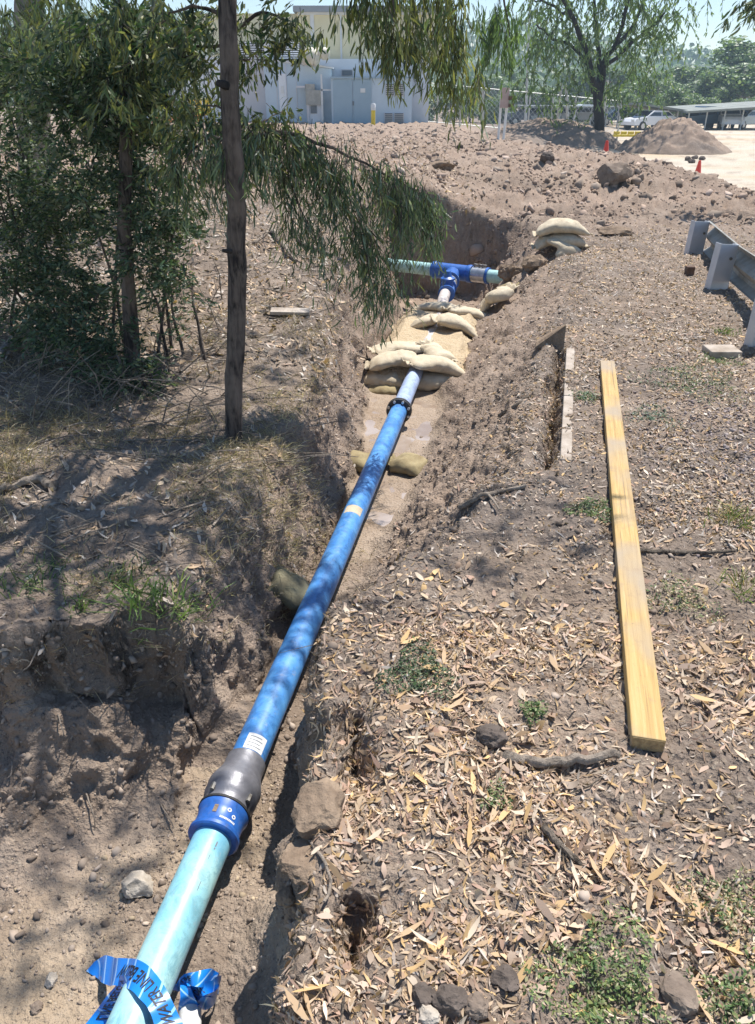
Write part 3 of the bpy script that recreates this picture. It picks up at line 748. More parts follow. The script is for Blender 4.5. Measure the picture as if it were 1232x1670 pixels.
t2 = r2.build('tape_strip', M['tape'], tp)
r2.text('LINE BELOW', .07, .034, .24, t2)
# crumpled bundle beside the pipe
cb = empty('crumpled_tape', (0, 0, 0), 0, 'crumpled bundle of blue warning tape with a pale curl on the soil beside the pipe', 'tape')
def crz(zx, zy, z): return ztp(zx, zy, z)
for k, (Aq, Bq) in enumerate([
    ([crz(700, 520, -.50), crz(760, 430, -.44), crz(860, 400, -.42), crz(950, 385, -.45), crz(1000, 430, -.50)],
     [crz(735, 540, -.52), crz(790, 480, -.46), crz(850, 500, -.43), crz(920, 500, -.46), crz(985, 500, -.55)]),
    ([crz(770, 600, -.53), crz(790, 520, -.47), crz(850, 470, -.44), crz(930, 460, -.44), crz(1000, 420, -.48)],
     [crz(850, 640, -.54), crz(880, 590, -.50), crz(900, 560, -.46), crz(960, 560, -.50), crz(990, 520, -.56)]),
    ([crz(800, 470, -.47), crz(830, 540, -.46), crz(860, 620, -.50), crz(850, 680, -.56)],
     [crz(750, 490, -.47), crz(745, 570, -.47), crz(735, 640, -.50), crz(740, 690, -.56)]),
    ([crz(850, 600, -.50), crz(900, 560, -.45), crz(960, 520, -.46), crz(1000, 470, -.52)],
     [crz(870, 650, -.57), crz(920, 630, -.56), crz(970, 590, -.57), crz(995, 540, -.58)])]):
    rb = Ribbon(Aq, Bq, 40); o = rb.build('tape_fold', M['tape'], cb)
    if k == 1: rb.text('BELOW', .02, .03, .3, o)
    if k == 0: rb.text('LINE', .05, .03, .25, o)
MBc = MB(); cc = ztp(800, 690, -.52)
vs = []
for i in range(15):
    a = R(-60 + i*21)
    for j in (0, 1): vs.append(cc + Vector((.030*math.cos(a) + j*.012, -.055*(j-.5)*2*.55 - .01, .030*math.sin(a))))
MBc.add(vs, [(2*i, 2*i+1, 2*i+3, 2*i+2) for i in range(14)]); MBc.build('pale_curl', M['white_print'], cb, True)

# ------------------------------------------------------------------ sandbags
def sandbag(label, spine, w, h, mat='bag', group=None, twist=0.0, neck=None, seed=0, sag=.0):
    w *= 1.12; h *= .92
    spine = [Vector(p) for p in spine]; nl, nr_ = 34, 26; n = len(spine)-1
    c0 = sum(spine, Vector())/len(spine); vs = []
    T_ = [cat(spine, n*i/nl) for i in range(nl+1)]
    for i in range(nl+1):
        s = i/nl; q = abs(2*s-1); t = (T_[min(i+1, nl)]-T_[max(i-1, 0)]).normalized()
        side = t.cross(Vector((0, 0, 1))).normalized(); up = side.cross(t).normalized()
        gath = (seed % 2 == 0) == (s > .5)
        ww = w*.5*((1-.62*q**7) if gath else (1+.06*q**6))*(.92+.08*math.cos(s*9+seed)); hh = h*.5*max(.12, (1-q**3.6))**.7*(.92+.10*math.sin(s*7+seed*2))
        if i in (0, nl): ww *= .9; hh = .006
        for k in range(nr_):
            a = 2*math.pi*k/nr_; ca, sa = math.cos(a), math.sin(a)
            e = 2/2.5; X = math.copysign(abs(ca)**e, ca); Z = math.copysign(abs(sa)**e, sa)
            if Z < 0: Z *= .85
            vs.append(T_[i] + side*(ww*X) + up*(hh*Z))
    V = np.array([tuple(v) for v in vs]); c = np.array(T_).repeat(nr_, 0).reshape(-1, 3)
    d = V-c; d /= np.linalg.norm(d, axis=1, keepdims=True)+1e-9
    Vs = V + seed*3.1
    endw = (np.abs(2*np.arange(nl+1)/nl-1)**3).repeat(nr_)
    V = V + d*(.024*noise3(Vs[:, 0]*9, Vs[:, 1]*9, Vs[:, 2]*9, seed) + (.008+.020*endw)*noise3(Vs[:, 0]*24, Vs[:, 1]*24, Vs[:, 2]*24, seed+5)
               + .006*(.3-np.abs(noise3(Vs[:, 0]*14, Vs[:, 1]*14, Vs[:, 2]*14, seed+8)))*3)[:, None]
    fs = np.array([(i*nr_+k, i*nr_+(k+1) % nr_, (i+1)*nr_+(k+1) % nr_, (i+1)*nr_+k) for i in range(nl) for k in range(nr_)])
    root = empty('sandbag', c0, 0, label, 'sandbag', group)
    o = mesh_np('filled_sack', V-np.array(c0), fs, M[mat], root, smooth=True)
    # end seams: rumpled flaps of spare cloth
    for e, (i0, sg) in enumerate(((0, -1), (nl, 1))):
        if neck is not None and e not in neck: continue
        t = (T_[1]-T_[0]).normalized()*-1 if e == 0 else (T_[nl]-T_[nl-1]).normalized()
        side = t.cross(Vector((0, 0, 1))).normalized(); up = Vector((0, 0, 1)); q = []; m = 9
        for r in range(4):
            for k in range(m):
                x = (k/(m-1)-.5)*w*(.62-.16*(r == 1)+.12*r*.6)
                p = T_[i0] - t*.012 + t*(r*.020) + side*x + up*(.012*math.sin(k*2.1+seed+r)+.008*r-.0*x)
                q.append(p-c0)
        f = [(r*m+k, r*m+k+1, (r+1)*m+k+1, (r+1)*m+k) for r in range(3) for k in range(m-1)]
        fl = MB().add(q, f).build('tied_end', M[mat], root, True)
        sm = fl.modifiers.new('thick', 'SOLIDIFY'); sm.thickness = .006
    return root
def sp3(a, b, z, mid=None, za=None, zb=None, Yoff=0):
    """spine through two view places at heights, with an optional bulge in the middle"""
    A = PZ(a[0], a[1], za if za is not None else z); B = PZ(b[0], b[1], zb if zb is not None else z)
    m1 = A.lerp(B, .33); m2 = A.lerp(B, .67)
    if mid: m1.z += mid; m2.z += mid
    return [A, m1, m2, B]
gf = 'sandbags stacked across the pipe at the puddle'
sandbag('lower left sandbag of the front stack, left of the pipe', sp3((594, 617), (662, 622), -.53, .015), .26, .15, group=gf, seed=1)
sandbag('lowest dark sandbag under the left of the front stack', sp3((602, 632), (655, 636), -.57, .0), .24, .10, 'bag_wet', gf, seed=2)
sandbag('lower right sandbag of the front stack, right of the pipe', sp3((676, 624), (748, 622), -.53, .012), .26, .16, group=gf, seed=3)
sandbag('upper left sandbag of the front stack, plump and pale', sp3((604, 596), (682, 588), -.40, .03, -.42, -.37), .25, .13, group=gf, seed=4)
sandbag('upper right sandbag of the front stack, lying over the pipe', sp3((668, 592), (756, 611), -.40, .035, -.35, -.50), .26, .13, group=gf, seed=5)
sandbag('rumpled flat sandbag lying behind the front stack on the left', sp3((612, 573), (700, 566), -.36, .01), .22, .10, group='sandbags around the white pipe', seed=6)
sandbag('small folded sandbag behind the front stack, draped to the right of the pipe', sp3((697, 563), (728, 590), -.36, .0, -.33, -.40), .20, .10, group='sandbags around the white pipe', seed=7)
gb = 'sandbags around the white pipe'
sandbag('long sandbag arched over the white pipe, left half before the valve', sp3((668, 538), (718, 522), -.40, .03, -.46, -.33), .24, .11, group=gb, seed=8)
sandbag('sandbag lying to the right over the white pipe, nearest the sand', sp3((712, 522), (775, 546), -.36, .04, -.31, -.46), .25, .13, group=gb, seed=9)
sandbag('rear left sandbag just in front of the blue valve', sp3((672, 510), (735, 503), -.42, .035, -.50, -.36), .24, .11, group=gb, seed=10)
sandbag('rear right sandbag just in front of the blue valve', sp3((728, 504), (798, 521), -.40, .02, -.36, -.50), .24, .11, group=gb, seed=11)
sandbag('sandbag squeezed low between the two right hand rows', sp3((748, 518), (796, 528), -.50, .0), .24, .12, group=gb, seed=12)
sandbag('left end sandbag half buried in the trench bank by the valve', sp3((668, 522), (700, 520), -.50, .0), .2, .1, 'bag_wet', gb, seed=13)
sandbag('twisted sandbag right of the blue valve with its tied end up', [G(786, 512)+Vector((0, 0, .05)), G(800, 503)+Vector((0, 0, .09)), G(815, 496)+Vector((0, 0, .09)), G(830, 487)+Vector((0, 0, .10))], .24, .15, group=gb, seed=14, neck=[1])
sandbag('sandbag slumped against the right bank beside the rear row', sp3((770, 524), (812, 508), -.50, .02, -.55, -.46), .22, .12, group=gb, seed=15)
sandbag('muddy sandbag low behind the twisted one near the cross pipe', [G(808, 490)+Vector((0, 0, .04)), G(818, 484)+Vector((0, 0, .06)), G(828, 479)+Vector((0, 0, .06)), G(838, 474)+Vector((0, 0, .04))], .2, .12, 'bag_wet', gb, seed=16)
gu = 'sandbags piled on the pit edge'
q = G(913, 408)
for k, (du, dz, w, lab) in enumerate(((0, .10, .34, 'lower sandbag of the pair on the pit edge, drooping at the front'), (.0, .235, .34, 'top sandbag of the pair on the pit edge, folded at its ends'))):
    c = Vector((q.x, q.y+.05, q.z+dz-.02))
    sandbag(lab, [c+Vector((-.27, .02, -.05)), c+Vector((-.1, 0, .03)), c+Vector((.1, 0, .03)), c+Vector((.27, .03, -.04))], w, .17, group=gu, seed=20+k)
c = Vector((q.x+.02, q.y-.12, q.z+.05))
sandbag('small crumpled sandbag hanging off the front of the pair on the pit edge', [c+Vector((-.12, .12, .07)), c+Vector((-.04, .03, .05)), c+Vector((.02, -.03, .0)), c+Vector((.05, -.09, -.08))], .30, .11, group=gu, seed=23)
sandbag('left muddy sandbag in the puddle under the blue pipe', sp3((548, 752), (618, 760), -.545, .01), .20, .12, 'bag_wet', 'muddy sandbags in the puddle', seed=24)
sandbag('right muddy sandbag in the puddle under the blue pipe', sp3((642, 755), (694, 766), -.545, .01), .20, .12, 'bag_wet', 'muddy sandbags in the puddle', seed=25)
sandbag('grimy sandbag half buried in the left bank beside the blue pipe', sp3((440, 945), (505, 985), -.44, .02, -.36, -.50), .19, .12, 'bag_green', seed=26, neck=[0])

# ------------------------------------------------------------------ yellow timber, sticks, edging, guard rail
A = PZ(1059, 1204, .055); B = PZ(991, 588, .055)
def beam(name, A, B, w, h, mat, endmat, label, cat):
    d = (B-A); L = d.length; root = empty(name, A, -math.atan2(d.x, d.y), label, cat)
    root.rotation_euler = (math.atan2(d.z, math.hypot(d.x, d.y)), 0, -math.atan2(d.x, d.y))
    MB().box((-w/2, 0, -h), (w/2, L, 0), bev=.0035).build('plank', mat, root)
    if endmat: MB().box((-w/2+.004, -.0012, -h+.004), (w/2-.004, .0, -.004)).build('end_grain', endmat, root)
    return root
beam('timber_beam', A, B, .09, .048, M['timber'], M['timber_end'], 'long straight yellow timber beam lying on the leaf litter', 'timber')
# short prop blocks under the beam so that it sits just off the litter
def stick(label, pts, r, mat='bark_stick', name='stick', cat='stick', group=None, stub=None):
    P = [Vector(p) for p in pts]; n = 14; Q = [cat_(P, i) for i in np.linspace(0, len(P)-1, n)]
    Q = [q + Vector((random.gauss(0, r*.25), random.gauss(0, r*.25), random.gauss(0, r*.2))) for q in Q]
    rad = [r*(1-.35*i/n)*(.92+.16*random.random()) for i in range(n)]
    mb = MB().tube(Q, rad, 9, jit=.12)
    if stub:
        for (i, dv) in stub:
            mb.tube([Q[i], Q[i]+Vector(dv)*.5+Vector((0, 0, .005)), Q[i]+Vector(dv)], [r*.55, r*.45, r*.25], 7, jit=.1)
    o = mb.build(name, M[mat], None, True); tag(o, label, cat, group); return rebase(o, Q[0])
cat_ = cat
def gstick(label, uv, r, mat='bark_stick', lift=1.0, **k):
    return stick(label, [G(u, v)+Vector((0, 0, r*lift)) for u, v in uv], r, mat, **k)
gstick('grey curved stick lying left of the near end of the yellow beam', [(825, 1240), (880, 1250), (950, 1246), (1012, 1238)], .0165, 'bark_dead')
gstick('short dark brown stick on the litter below the curved grey stick', [(884, 1352), (915, 1385), (952, 1420)], .010, stub=[(6, (.02, -.05, .01))])
gstick('straight dark stick lying across to the right from behind the yellow beam', [(1042, 901), (1100, 903), (1150, 904), (1198, 903)], .009)
gstick('bent forked stick on the bare slope right of the blue pipe', [(750, 832), (780, 815), (820, 805), (858, 796)], .013, 'bark_dead', stub=[(6, (.03, -.14, .0))])
gstick('thin stick on the slope near the right of the front sandbags', [(815, 680), (840, 664), (862, 650)], .012)
gstick('thin pale twig reaching over the dark edge of the near trench wall', [(500, 1330), (512, 1290), (560, 1240), (583, 1212)], .006, 'bark_dead', lift=5, name='twig')
gstick('hanging root thread over the near right clods', [(500, 1370), (528, 1410), (540, 1450), (530, 1480)], .0045, 'bark_dead', lift=4, name='root', cat='root')
gstick('pale broken branch on the far left under the bushes', [(2, 545), (20, 525), (38, 505)], .035, 'bark_grey', lift=3, name='branch', cat='branch')
gstick('long pale branch lying below the far left bushes', [(0, 600), (30, 560), (70, 530), (95, 520)], .026, 'bark_grey', lift=2, name='branch', cat='branch')
gstick('slim fallen branch leaning on the left bank above the tree base', [(90, 800), (60, 788), (20, 800), (0, 806)], .02, 'bark_dead', name='branch', cat='branch')
gstick('fallen stick on the leafy slope left of the pit, slanting right', [(480, 385), (500, 405), (545, 420)], .022, 'bark_dead')
gstick('second fallen stick on the leafy slope behind the tree trunk', [(444, 378), (462, 402), (482, 430)], .022, 'bark_dead')
gstick('pale stick standing out of the left slope under the hanging leaves', [(415, 400), (432, 386), (440, 378)], .018, 'bark_dead')
gstick('thin straight twig on the mud of the left trench bank', [(640, 600), (610, 590), (582, 580)], .008, 'bark_dead', name='twig')
# flat grey plank scrap at the left of the trunk line
pp = [G(442, 512), G(505, 513)]
o = MB().box((0, -.05, 0), ((pp[1]-pp[0]).length, .05, .025), bev=.004).build('plank_scrap', M['concrete'])
tag(o, 'flat grey plank scrap lying on the leafy slope right of the brown trunk', 'plank'); o.location = pp[0]+Vector((0, 0, .01)); o.rotation_euler = (.1, .03, math.atan2(pp[1].y-pp[0].y, pp[1].x-pp[0].x))
# concrete edging strip along the top of the right slope
ka, kb = Vector((float(kerbx(3.42)), 3.42, 0)), Vector((float(kerbx(5.32)), 5.32, 0))
kz = .018; d = kb-ka
er = empty('concrete_edging', ka, -math.atan2(d.x, d.y), 'long thin concrete edging strip exposed along the top of the right slope', 'edging')
yy = 0.0
for L in (.93, .99):
    MB().box((0, yy, -.26), (.056, yy+L-.008, kz), bev=.006).build('concrete_block', M['concrete'], er); yy += L
tri = G(912, 566)
o = MB().add([(-.17, 0, 0), (.03, -.02, -.03), (.04, .03, .15), (-.16, .04, .02), (-.16, .08, -.02), (.035, .09, -.04), (.045, .12, .13), (-.14, .12, .02)],
             [(0, 1, 2, 3), (1, 5, 6, 2), (5, 4, 7, 6), (4, 0, 3, 7), (3, 2, 6, 7), (0, 4, 5, 1)]).build('broken_slab', M['clod'])
o.location = tri; tag(o, 'brown broken slab sticking out at the far end of the concrete edging', 'slab')

# guard rail: steel posts on this side, W-shaped beam on the road side
gp = [Vector((3.50, 8.75)), Vector((3.06, 6.98)), Vector((2.69, 5.24)), Vector((2.30, 3.5)), Vector((1.92, 1.8))]
# straighten and use the measured places of the first three
gr = empty('guard_rail', (gp[0].x, gp[0].y, 0), 0, 'galvanised road guard rail with pale steel posts at the right edge', 'guard rail')
rd = Vector((gp[1].x-gp[0].x, gp[1].y-gp[0].y, 0)).normalized(); rn = Vector((-rd.y, rd.x, 0))      # to the road side
if rn.x < 0: rn = -rn
O = Vector((gp[0].x, gp[0].y, 0))
tops = [.37, .43, .50, .52, .54]
for k, p in enumerate(gp):
    g0 = gz(p.x, p.y); z1 = tops[k]; w, f, t = .165, .10, .006
    mb = MB(); c = Vector((p.x, p.y, 0)) - O
    # C section: web faces the camera side, flanges run back
    ax = Vector((1, .12, 0)).normalized(); bx_ = Vector((-.12, 1, 0)).normalized()
    Mx = Matrix(((ax.x, bx_.x, 0, c.x), (ax.y, bx_.y, 0, c.y), (0, 0, 1, 0), (0, 0, 0, 1)))
    tilt = Matrix.Rotation(R((2.5, 3.5, 1, 0, 0)[k]), 4, 'Y')
    mb.box((-w/2, 0, g0-.3), (w/2, t, z1), Mx @ tilt, bev=0)
    mb.box((-w/2, t, g0-.3), (-w/2+t, f, z1), Mx @ tilt); mb.box((w/2-t, t, g0-.3), (w/2, f, z1), Mx @ tilt)
    mb.build('post', M['galv'], gr)
    MB().tube([c+Vector((w/2-.03, -.010, z1-.12)), c+Vector((w/2-.03, .0, z1-.12))], .014, 6).build('bolt', M['bolt'], gr)
prof = [(0, .155), (.02, .15), (.075, .115), (.08, .085), (.02, .03), (.0, .0), (.02, -.03), (.08, -.085), (.075, -.115), (.02, -.15), (0, -.155)]
pth = [gp[0] + (gp[0]-gp[1])*.10] + gp
vs = []; n = len(prof)
for k, p in enumerate(pth):
    zt_ = tops[max(k-1, 0)]-.165
    for s in (0, 1):
        for a, b in prof: vs.append(Vector((p.x, p.y, zt_+b)) - O + rn*(.095+a - s*.004))
fs = []
for k in range(len(pth)-1):
    for s in (0, 1):
        for i in range(n-1):
            a = k*2*n + s*n + i; fs.append((a, a+1, a+2*n+1, a+2*n))
MB().add(vs, fs).build('rail_beam', M['galv_rail'], gr)
q = G(1190, 578); o = MB().box((-.16, -.06, -.06), (.05, .12, .03), bev=.008).build('concrete_block', M['concrete'])
o.location = q+Vector((.02, .02, .0)); tag(o, 'pale concrete block set in the ground beside the nearest guard rail post', 'block')
q = G(1124, 447); o = MB().box((-.038, -.038, -.05), (.038, .038, .075), bev=.004).build('stake', M['stake']); o.location = q; tag(o, 'short rusty brown square stake before the far guard rail posts', 'stake')

# ------------------------------------------------------------------ rocks and clods
def rock(label, loc, size, mat='rock', sq=(1, 1, .75), seed=0, sub=4, rough=.34, name='rock', cat='rock', group=None, cuts=5, sink=.25, rz=0.0):
    import bmesh
    bm = bmesh.new(); bmesh.ops.create_icosphere(bm, subdivisions=sub, radius=1)
    V = np.array([v.co[:] for v in bm.verts]); r = np.random.default_rng(seed+100)
    for k in range(cuts):
        nrm = r.normal(0, 1, 3); nrm /= np.linalg.norm(nrm); dd = r.uniform(.55, .85)
        over = np.maximum(V@nrm-dd, 0); V -= over[:, None]*nrm[None]*.92
    V *= (1 + rough*fbm(V[:, 0]*1.6+seed, V[:, 1]*1.6, V[:, 2]*1.6, seed, 3, .6)*.8 + .045*noise3(V[:, 0]*7, V[:, 1]*7, V[:, 2]*7+seed, 3) + .03*(.3-np.abs(noise3(V[:, 0]*13, V[:, 1]*13, V[:, 2]*13, seed))))[:, None]
    V *= np.array(sq)*size*.5
    for i, v in enumerate(bm.verts): v.co = V[i]
    me = bpy.data.meshes.new(name); bm.to_mesh(me); bm.free(); me.materials.append(M[mat])
    me.polygons.foreach_set('use_smooth', [True]*len(me.polygons)); me.set_sharp_from_angle(angle=R(22))
    o = bpy.data.objects.new(name, me); col.objects.link(o); o.location = Vector(loc)+Vector((0, 0, size*sq[2]*(.5-sink))); o.rotation_euler = (0, 0, rz)
    return tag(o, label, cat, group)
def grock(label, u, v, size, **k): return rock(label, G(u, v), size, **k)
b0 = G(1004, 306); b0.y += .2
rock('big squarish brown boulder on top of the dirt crest', b0, .56, 'rock', (1.0, .8, .72), 3, 4, .2, 'boulder', 'boulder', cuts=9, sink=.12)
grock('dark rounded stone on the litter below the right slope', 802, 1206, .085, mat='rock_dark', seed=5)
grock('white lumpy stone on the trench floor left of the turquoise pipe', 228, 1452, .105, mat='rock_pale', seed=6, sq=(1, .8, .8))
grock('large angular clod fallen at the right of the pipe below the wall', 520, 1335, .14, mat='clod', seed=7, sq=(.9, 1.2, .8), name='clod', cat='clod')
grock('flat topped pale clod below the fallen angular clod', 508, 1418, .135, mat='clod', seed=8, sq=(1.2, .9, .6), name='clod', cat='clod')
grock('small rough clod at the lip of the dark hole in the bank', 470, 1465, .06, mat='clod', seed=9, name='clod', cat='clod')
grock('dark stone at the bottom edge, leftmost of the bottom row', 690, 1632, .055, mat='rock_dark', seed=10)
grock('broad dark stone at the bottom edge in the leaf litter', 735, 1636, .06, mat='rock_dark', seed=11, sq=(1.2, 1, .7))
grock('tan stone at the bottom edge right of the dark stones', 775, 1645, .05, mat='rock', seed=12)
grock('pale flat stone at the bottom edge below the dark stones', 700, 1658, .045, mat='rock_pale', seed=13)
grock('purplish stone in the leaves near the bottom of the beam side', 825, 1600, .055, mat='rock_dark', seed=14, sq=(1, 1, .5))
grock('grey brown flat stone at the bottom right by the weeds', 1105, 1630, .085, mat='rock', seed=15, sq=(.9, 1.1, .5))
grock('dark clod on the sandy slope behind the tee', 718, 276, .40, mat='clod', seed=16, sq=(1.3, .9, .5), name='clod', cat='clod')
grock('long flat clod behind the sandbag pair on the pit edge', 1002, 384, .34, mat='clod', seed=17, sq=(1.3, .8, .45), name='clod', cat='clod')
grock('round dark clod on the crest left of the boulder', 892, 262, .26, mat='rock_dark', seed=18, name='clod', cat='clod')
grock('crumbling lit clod at the right end of the cross pipe', 832, 455, .34, mat='clod', seed=19, sq=(.9, 1, .8), name='clod', cat='clod')
grock('rough clod on the pit edge between pipe end and sandbags', 872, 440, .30, mat='clod', seed=20, sq=(1, 1, .7), name='clod', cat='clod')
grock('small pale stone on the floor at the lower left corner', 84, 1600, .04, mat='rock_pale', seed=21)
grock('flat stone behind the pale floor stone at the lower left', 60, 1646, .035, mat='rock', seed=22)
for k, (u, v) in enumerate(((1122, 262), (1133, 259), (1145, 261), (1128, 266))):
    q = G(u, v); rock(('leftmost', 'second from the left', 'rightmost', 'nearest')[k]+' dark lump in the loose row beside the right traffic cone', q, .28, 'rock_dark', seed=30+k, sub=2, group='dark lumps beside the right cone')
# dirt heap
def heap(label, c, rx_, ry_, h, seed, mat='earth'):
    n = 90; g = np.linspace(-1.25, 1.25, n); X, Yg = np.meshgrid(g, g); r = np.hypot(X, Yg)*(1+.12*noise3(X*1.5, Yg*1.5, 0*X+seed, seed))
    Z = h*(np.clip(1-r, 0, 1)**.95*.95 + .10*np.exp(-(r*3)**2)*0)
    Z = Z - .12*h*np.exp(-((r)/.18)**2) + (.16*fbm(X*4, Yg*4, 0*X, seed, 4, .6)+.09*(.3-np.abs(noise3(X*14, Yg*14, 0*X, seed+4))))*h*ss(1.0, .75, r) - np.clip(r-.97, 0, 1)*2.2
    V = np.stack([X*rx_, Yg*ry_, Z], -1).reshape(-1, 3); ii = np.arange(n*n).reshape(n, n)
    q = np.stack([ii[:-1, :-1], ii[:-1, 1:], ii[1:, 1:], ii[1:, :-1]], -1).reshape(-1, 4)
    cz = np.zeros((n*n, 4)); pn = fbm(V[:, 0]*.9+seed, V[:, 1]*.9, V[:, 2]*1.2, seed, 2); cz[:, 2] = np.clip((.35 if seed > 5 else .08)+1.4*pn, 0, 1); cz[:, 3] = np.clip(V[:, 2]/h*1.2+.2, 0, 1)*(1-cz[:, 2])
    o = mesh_np('dirt_heap', V, q, M[mat], smooth=True, colr=cz); o.location = c; return tag(o, label, 'dirt heap')
hc = PY(1096, 250, 39.0); hc.z = gz(hc.x, hc.y)-.02
heap('tall cone shaped heap of loose brown dirt beside the dark tree', hc, 2.65, 2.5, 1.66, 4)

hc = PY(890, 246, 41.5); hc.z = gz(hc.x, hc.y)-.05
heap('low eroded grey dirt bank left of the dark tree', hc, 3.0, 2.4, .80, 9)
hc = PY(940, 246, 43); hc.z = gz(hc.x, hc.y)-.05
heap('second low dirt bank running up to the foot of the dark tree', hc, 2.1, 2.0, .62, 12)
# traffic cones
def cone(label, u, v, h, Y):
    q = PY(u, v, Y); q.z = gz(q.x, q.y); root = empty('traffic_cone', q, 0, label, 'traffic cone', 'red traffic cones along the dirt crest')
    s = h/.45
    MB().box((-.14*s, -.14*s, 0), (.14*s, .14*s, .025*s), bev=.006).build('base', M['cone'], root)
    MB().lathe((0, 0, 0), (0, 0, 1), [(.025*s, .115*s), (.05*s, .108*s), (.43*s, .045*s), (.45*s, .038*s), (.45*s, .02*s)], 24).build('cone_body', M['cone'], root, True)
    return root
cone('left red traffic cone standing near the foot of the dark tree', 987, 257, .26, 16.5)
cone('right red traffic cone standing on the pale yard track', 1139, 278, .42, 27)

# ------------------------------------------------------------------ trees
def hang_leaves(name, anchors, per, Lr, Wr, cols, parent, droop=1.0, spread=.5, var=.25, mat='foliage', twig=(.15, .5), twm='bark', tw=.0025, six=True, lean=None):
    """hanging twigs from anchor points (n,3); leaves along each; one foliage mesh and one twig mesh"""
    A = np.array([tuple(a) for a in anchors]); n = len(A)
    dirs = rng.normal(0, spread, (n, 3)); dirs[:, 2] = -droop*rng.uniform(.6, 1.2, n)
    if lean is not None: dirs += np.array(lean)
    dirs /= np.linalg.norm(dirs, axis=1, keepdims=True); TL = rng.uniform(*twig, n)
    k = rng.integers(0, n, n*per); s = rng.random(n*per)
    off = rng.normal(0, .012, (n*per, 3))*(1+s[:, None])
    sagv = np.zeros((n*per, 3)); sagv[:, 2] = -.15*s*s*TL[k]
    p = A[k] + dirs[k]*(s*TL[k])[:, None] + off + sagv
    L = rng.uniform(*Lr, n*per); W = rng.uniform(*Wr, n*per)
    t = dirs[k]*.9 + rng.normal(0, .38, (n*per, 3)); t[:, 2] -= .45*droop; t /= np.linalg.norm(t, axis=1, keepdims=True)
    w = rng.normal(0, 1, (n*per, 3)); s_ = np.cross(t, w); s_ /= np.linalg.norm(s_, axis=1, keepdims=True); w = np.cross(s_, t)
    p = p + t*(L*.5)[:, None]
    C = pick(cols, n*per, var); CR = np.repeat(C, 8, 0)
    V = leaf_arrays(p, t, s_, w, L, W, rng.normal(0, .05, n*per))
    o = mesh_np(name, V, leaf_faces(n*per), M[mat], parent, colr=CR); tag(o, kind='stuff')
    if tw:
        # twigs as thin three sided prisms
        E = A + dirs*TL[:, None]; E[:, 2] -= .15*TL
        u = np.cross(dirs, [0.3, .2, 1.]); u /= np.linalg.norm(u, axis=1, keepdims=True); v = np.cross(dirs, u)
        ring = [u*math.cos(a)+v*math.sin(a) for a in (0, 2.1, 4.2)]
        V = np.stack([A+r*tw for r in ring] + [E+r*tw*.4 for r in ring], 1).reshape(-1, 3)
        f = np.array([(0, 1, 4, 3), (1, 2, 5, 4), (2, 0, 3, 5)])[None] + (np.arange(n)*6)[:, None, None]
        tag(mesh_np('twigs', V, f.reshape(-1, 4), M[twm], parent), kind='stuff')
    return o
GREEN_DULL = [(.12, .165, .075), (.14, .19, .10), (.09, .135, .06), (.18, .22, .11), (.21, .22, .08), (.15, .20, .14)]
GREEN_BLUE = [(.085, .145, .095), (.11, .175, .115), (.06, .105, .065), (.14, .20, .14)]
GREEN_DARK = [(.045, .088, .04), (.065, .115, .052), (.032, .062, .032), (.12, .16, .09), (.17, .20, .14), (.20, .22, .12), (.10, .13, .07)]
OLIVE = [(.16, .18, .065), (.20, .21, .08), (.12, .145, .06), (.26, .25, .10)]
def limb_pts(P, n=10, j=.01):
    Q = [cat(P, t) for t in np.linspace(0, len(P)-1, n)]
    return [q+Vector((random.gauss(0, j), random.gauss(0, j), random.gauss(0, j))) if 0 < i < n-1 else q for i, q in enumerate(Q)]
def limb(parent, P, r0, r1, mat='bark', name='limb', n=12, sides=9, j=.01):
    Q = limb_pts(P, n, j); rad = [r0+(r1-r0)*i/(n-1) for i in range(n)]
    MB().tube(Q, rad, sides, jit=.10).build(name, M[mat], parent, True); return Q
def along_pts(Q, n, jit):
    out = []
    for i in range(n):
        t = random.random()**.8*(len(Q)-1); a = int(min(t, len(Q)-2)); f = t-a
        out.append(Vector(Q[a]).lerp(Vector(Q[a+1]), f)+Vector((random.gauss(0, jit), random.gauss(0, jit), random.gauss(0, jit*.6))))
    return out

# 1: the brown trunk by the trench, with its low drooping branches and its crown overhead
b1 = G(382, 722); t1r = empty('gum_tree', (0, 0, 0), 0, 'brown trunked gum tree beside the trench with narrow drooping leaves', 'tree')
T1 = [b1+Vector((0, 0, -.1)), PY(381, 650, b1.y), PY(387, 480, b1.y+.02), PY(385, 330, b1.y), PY(376, 170, b1.y-.02), PY(372, 0, b1.y), PY(366, -260, b1.y+.1), PY(380, -560, b1.y+.3)]
Q = limb_pts(T1, 40, .0022); rad = list(np.interp(np.linspace(0, 7, 40), [0, .4, 1, 2, 3, 4, 5, 7], [.052, .040, .043, .043, .042, .039, .036, .03]))
trk = MB().tube(Q, rad, 22, jit=.09).build('trunk', M['bark'], t1r, True)
for (u, v, r) in ((376, 140, .02), (383, 410, .012)):   # knots
    q = PY(u-6, v, b1.y-.05); MB().tube([q, q+Vector((-.03, -.035, .01))], [r, r*.6], 8, jit=.2).build('knot', M['bark_dark'], t1r, True)
anch = []
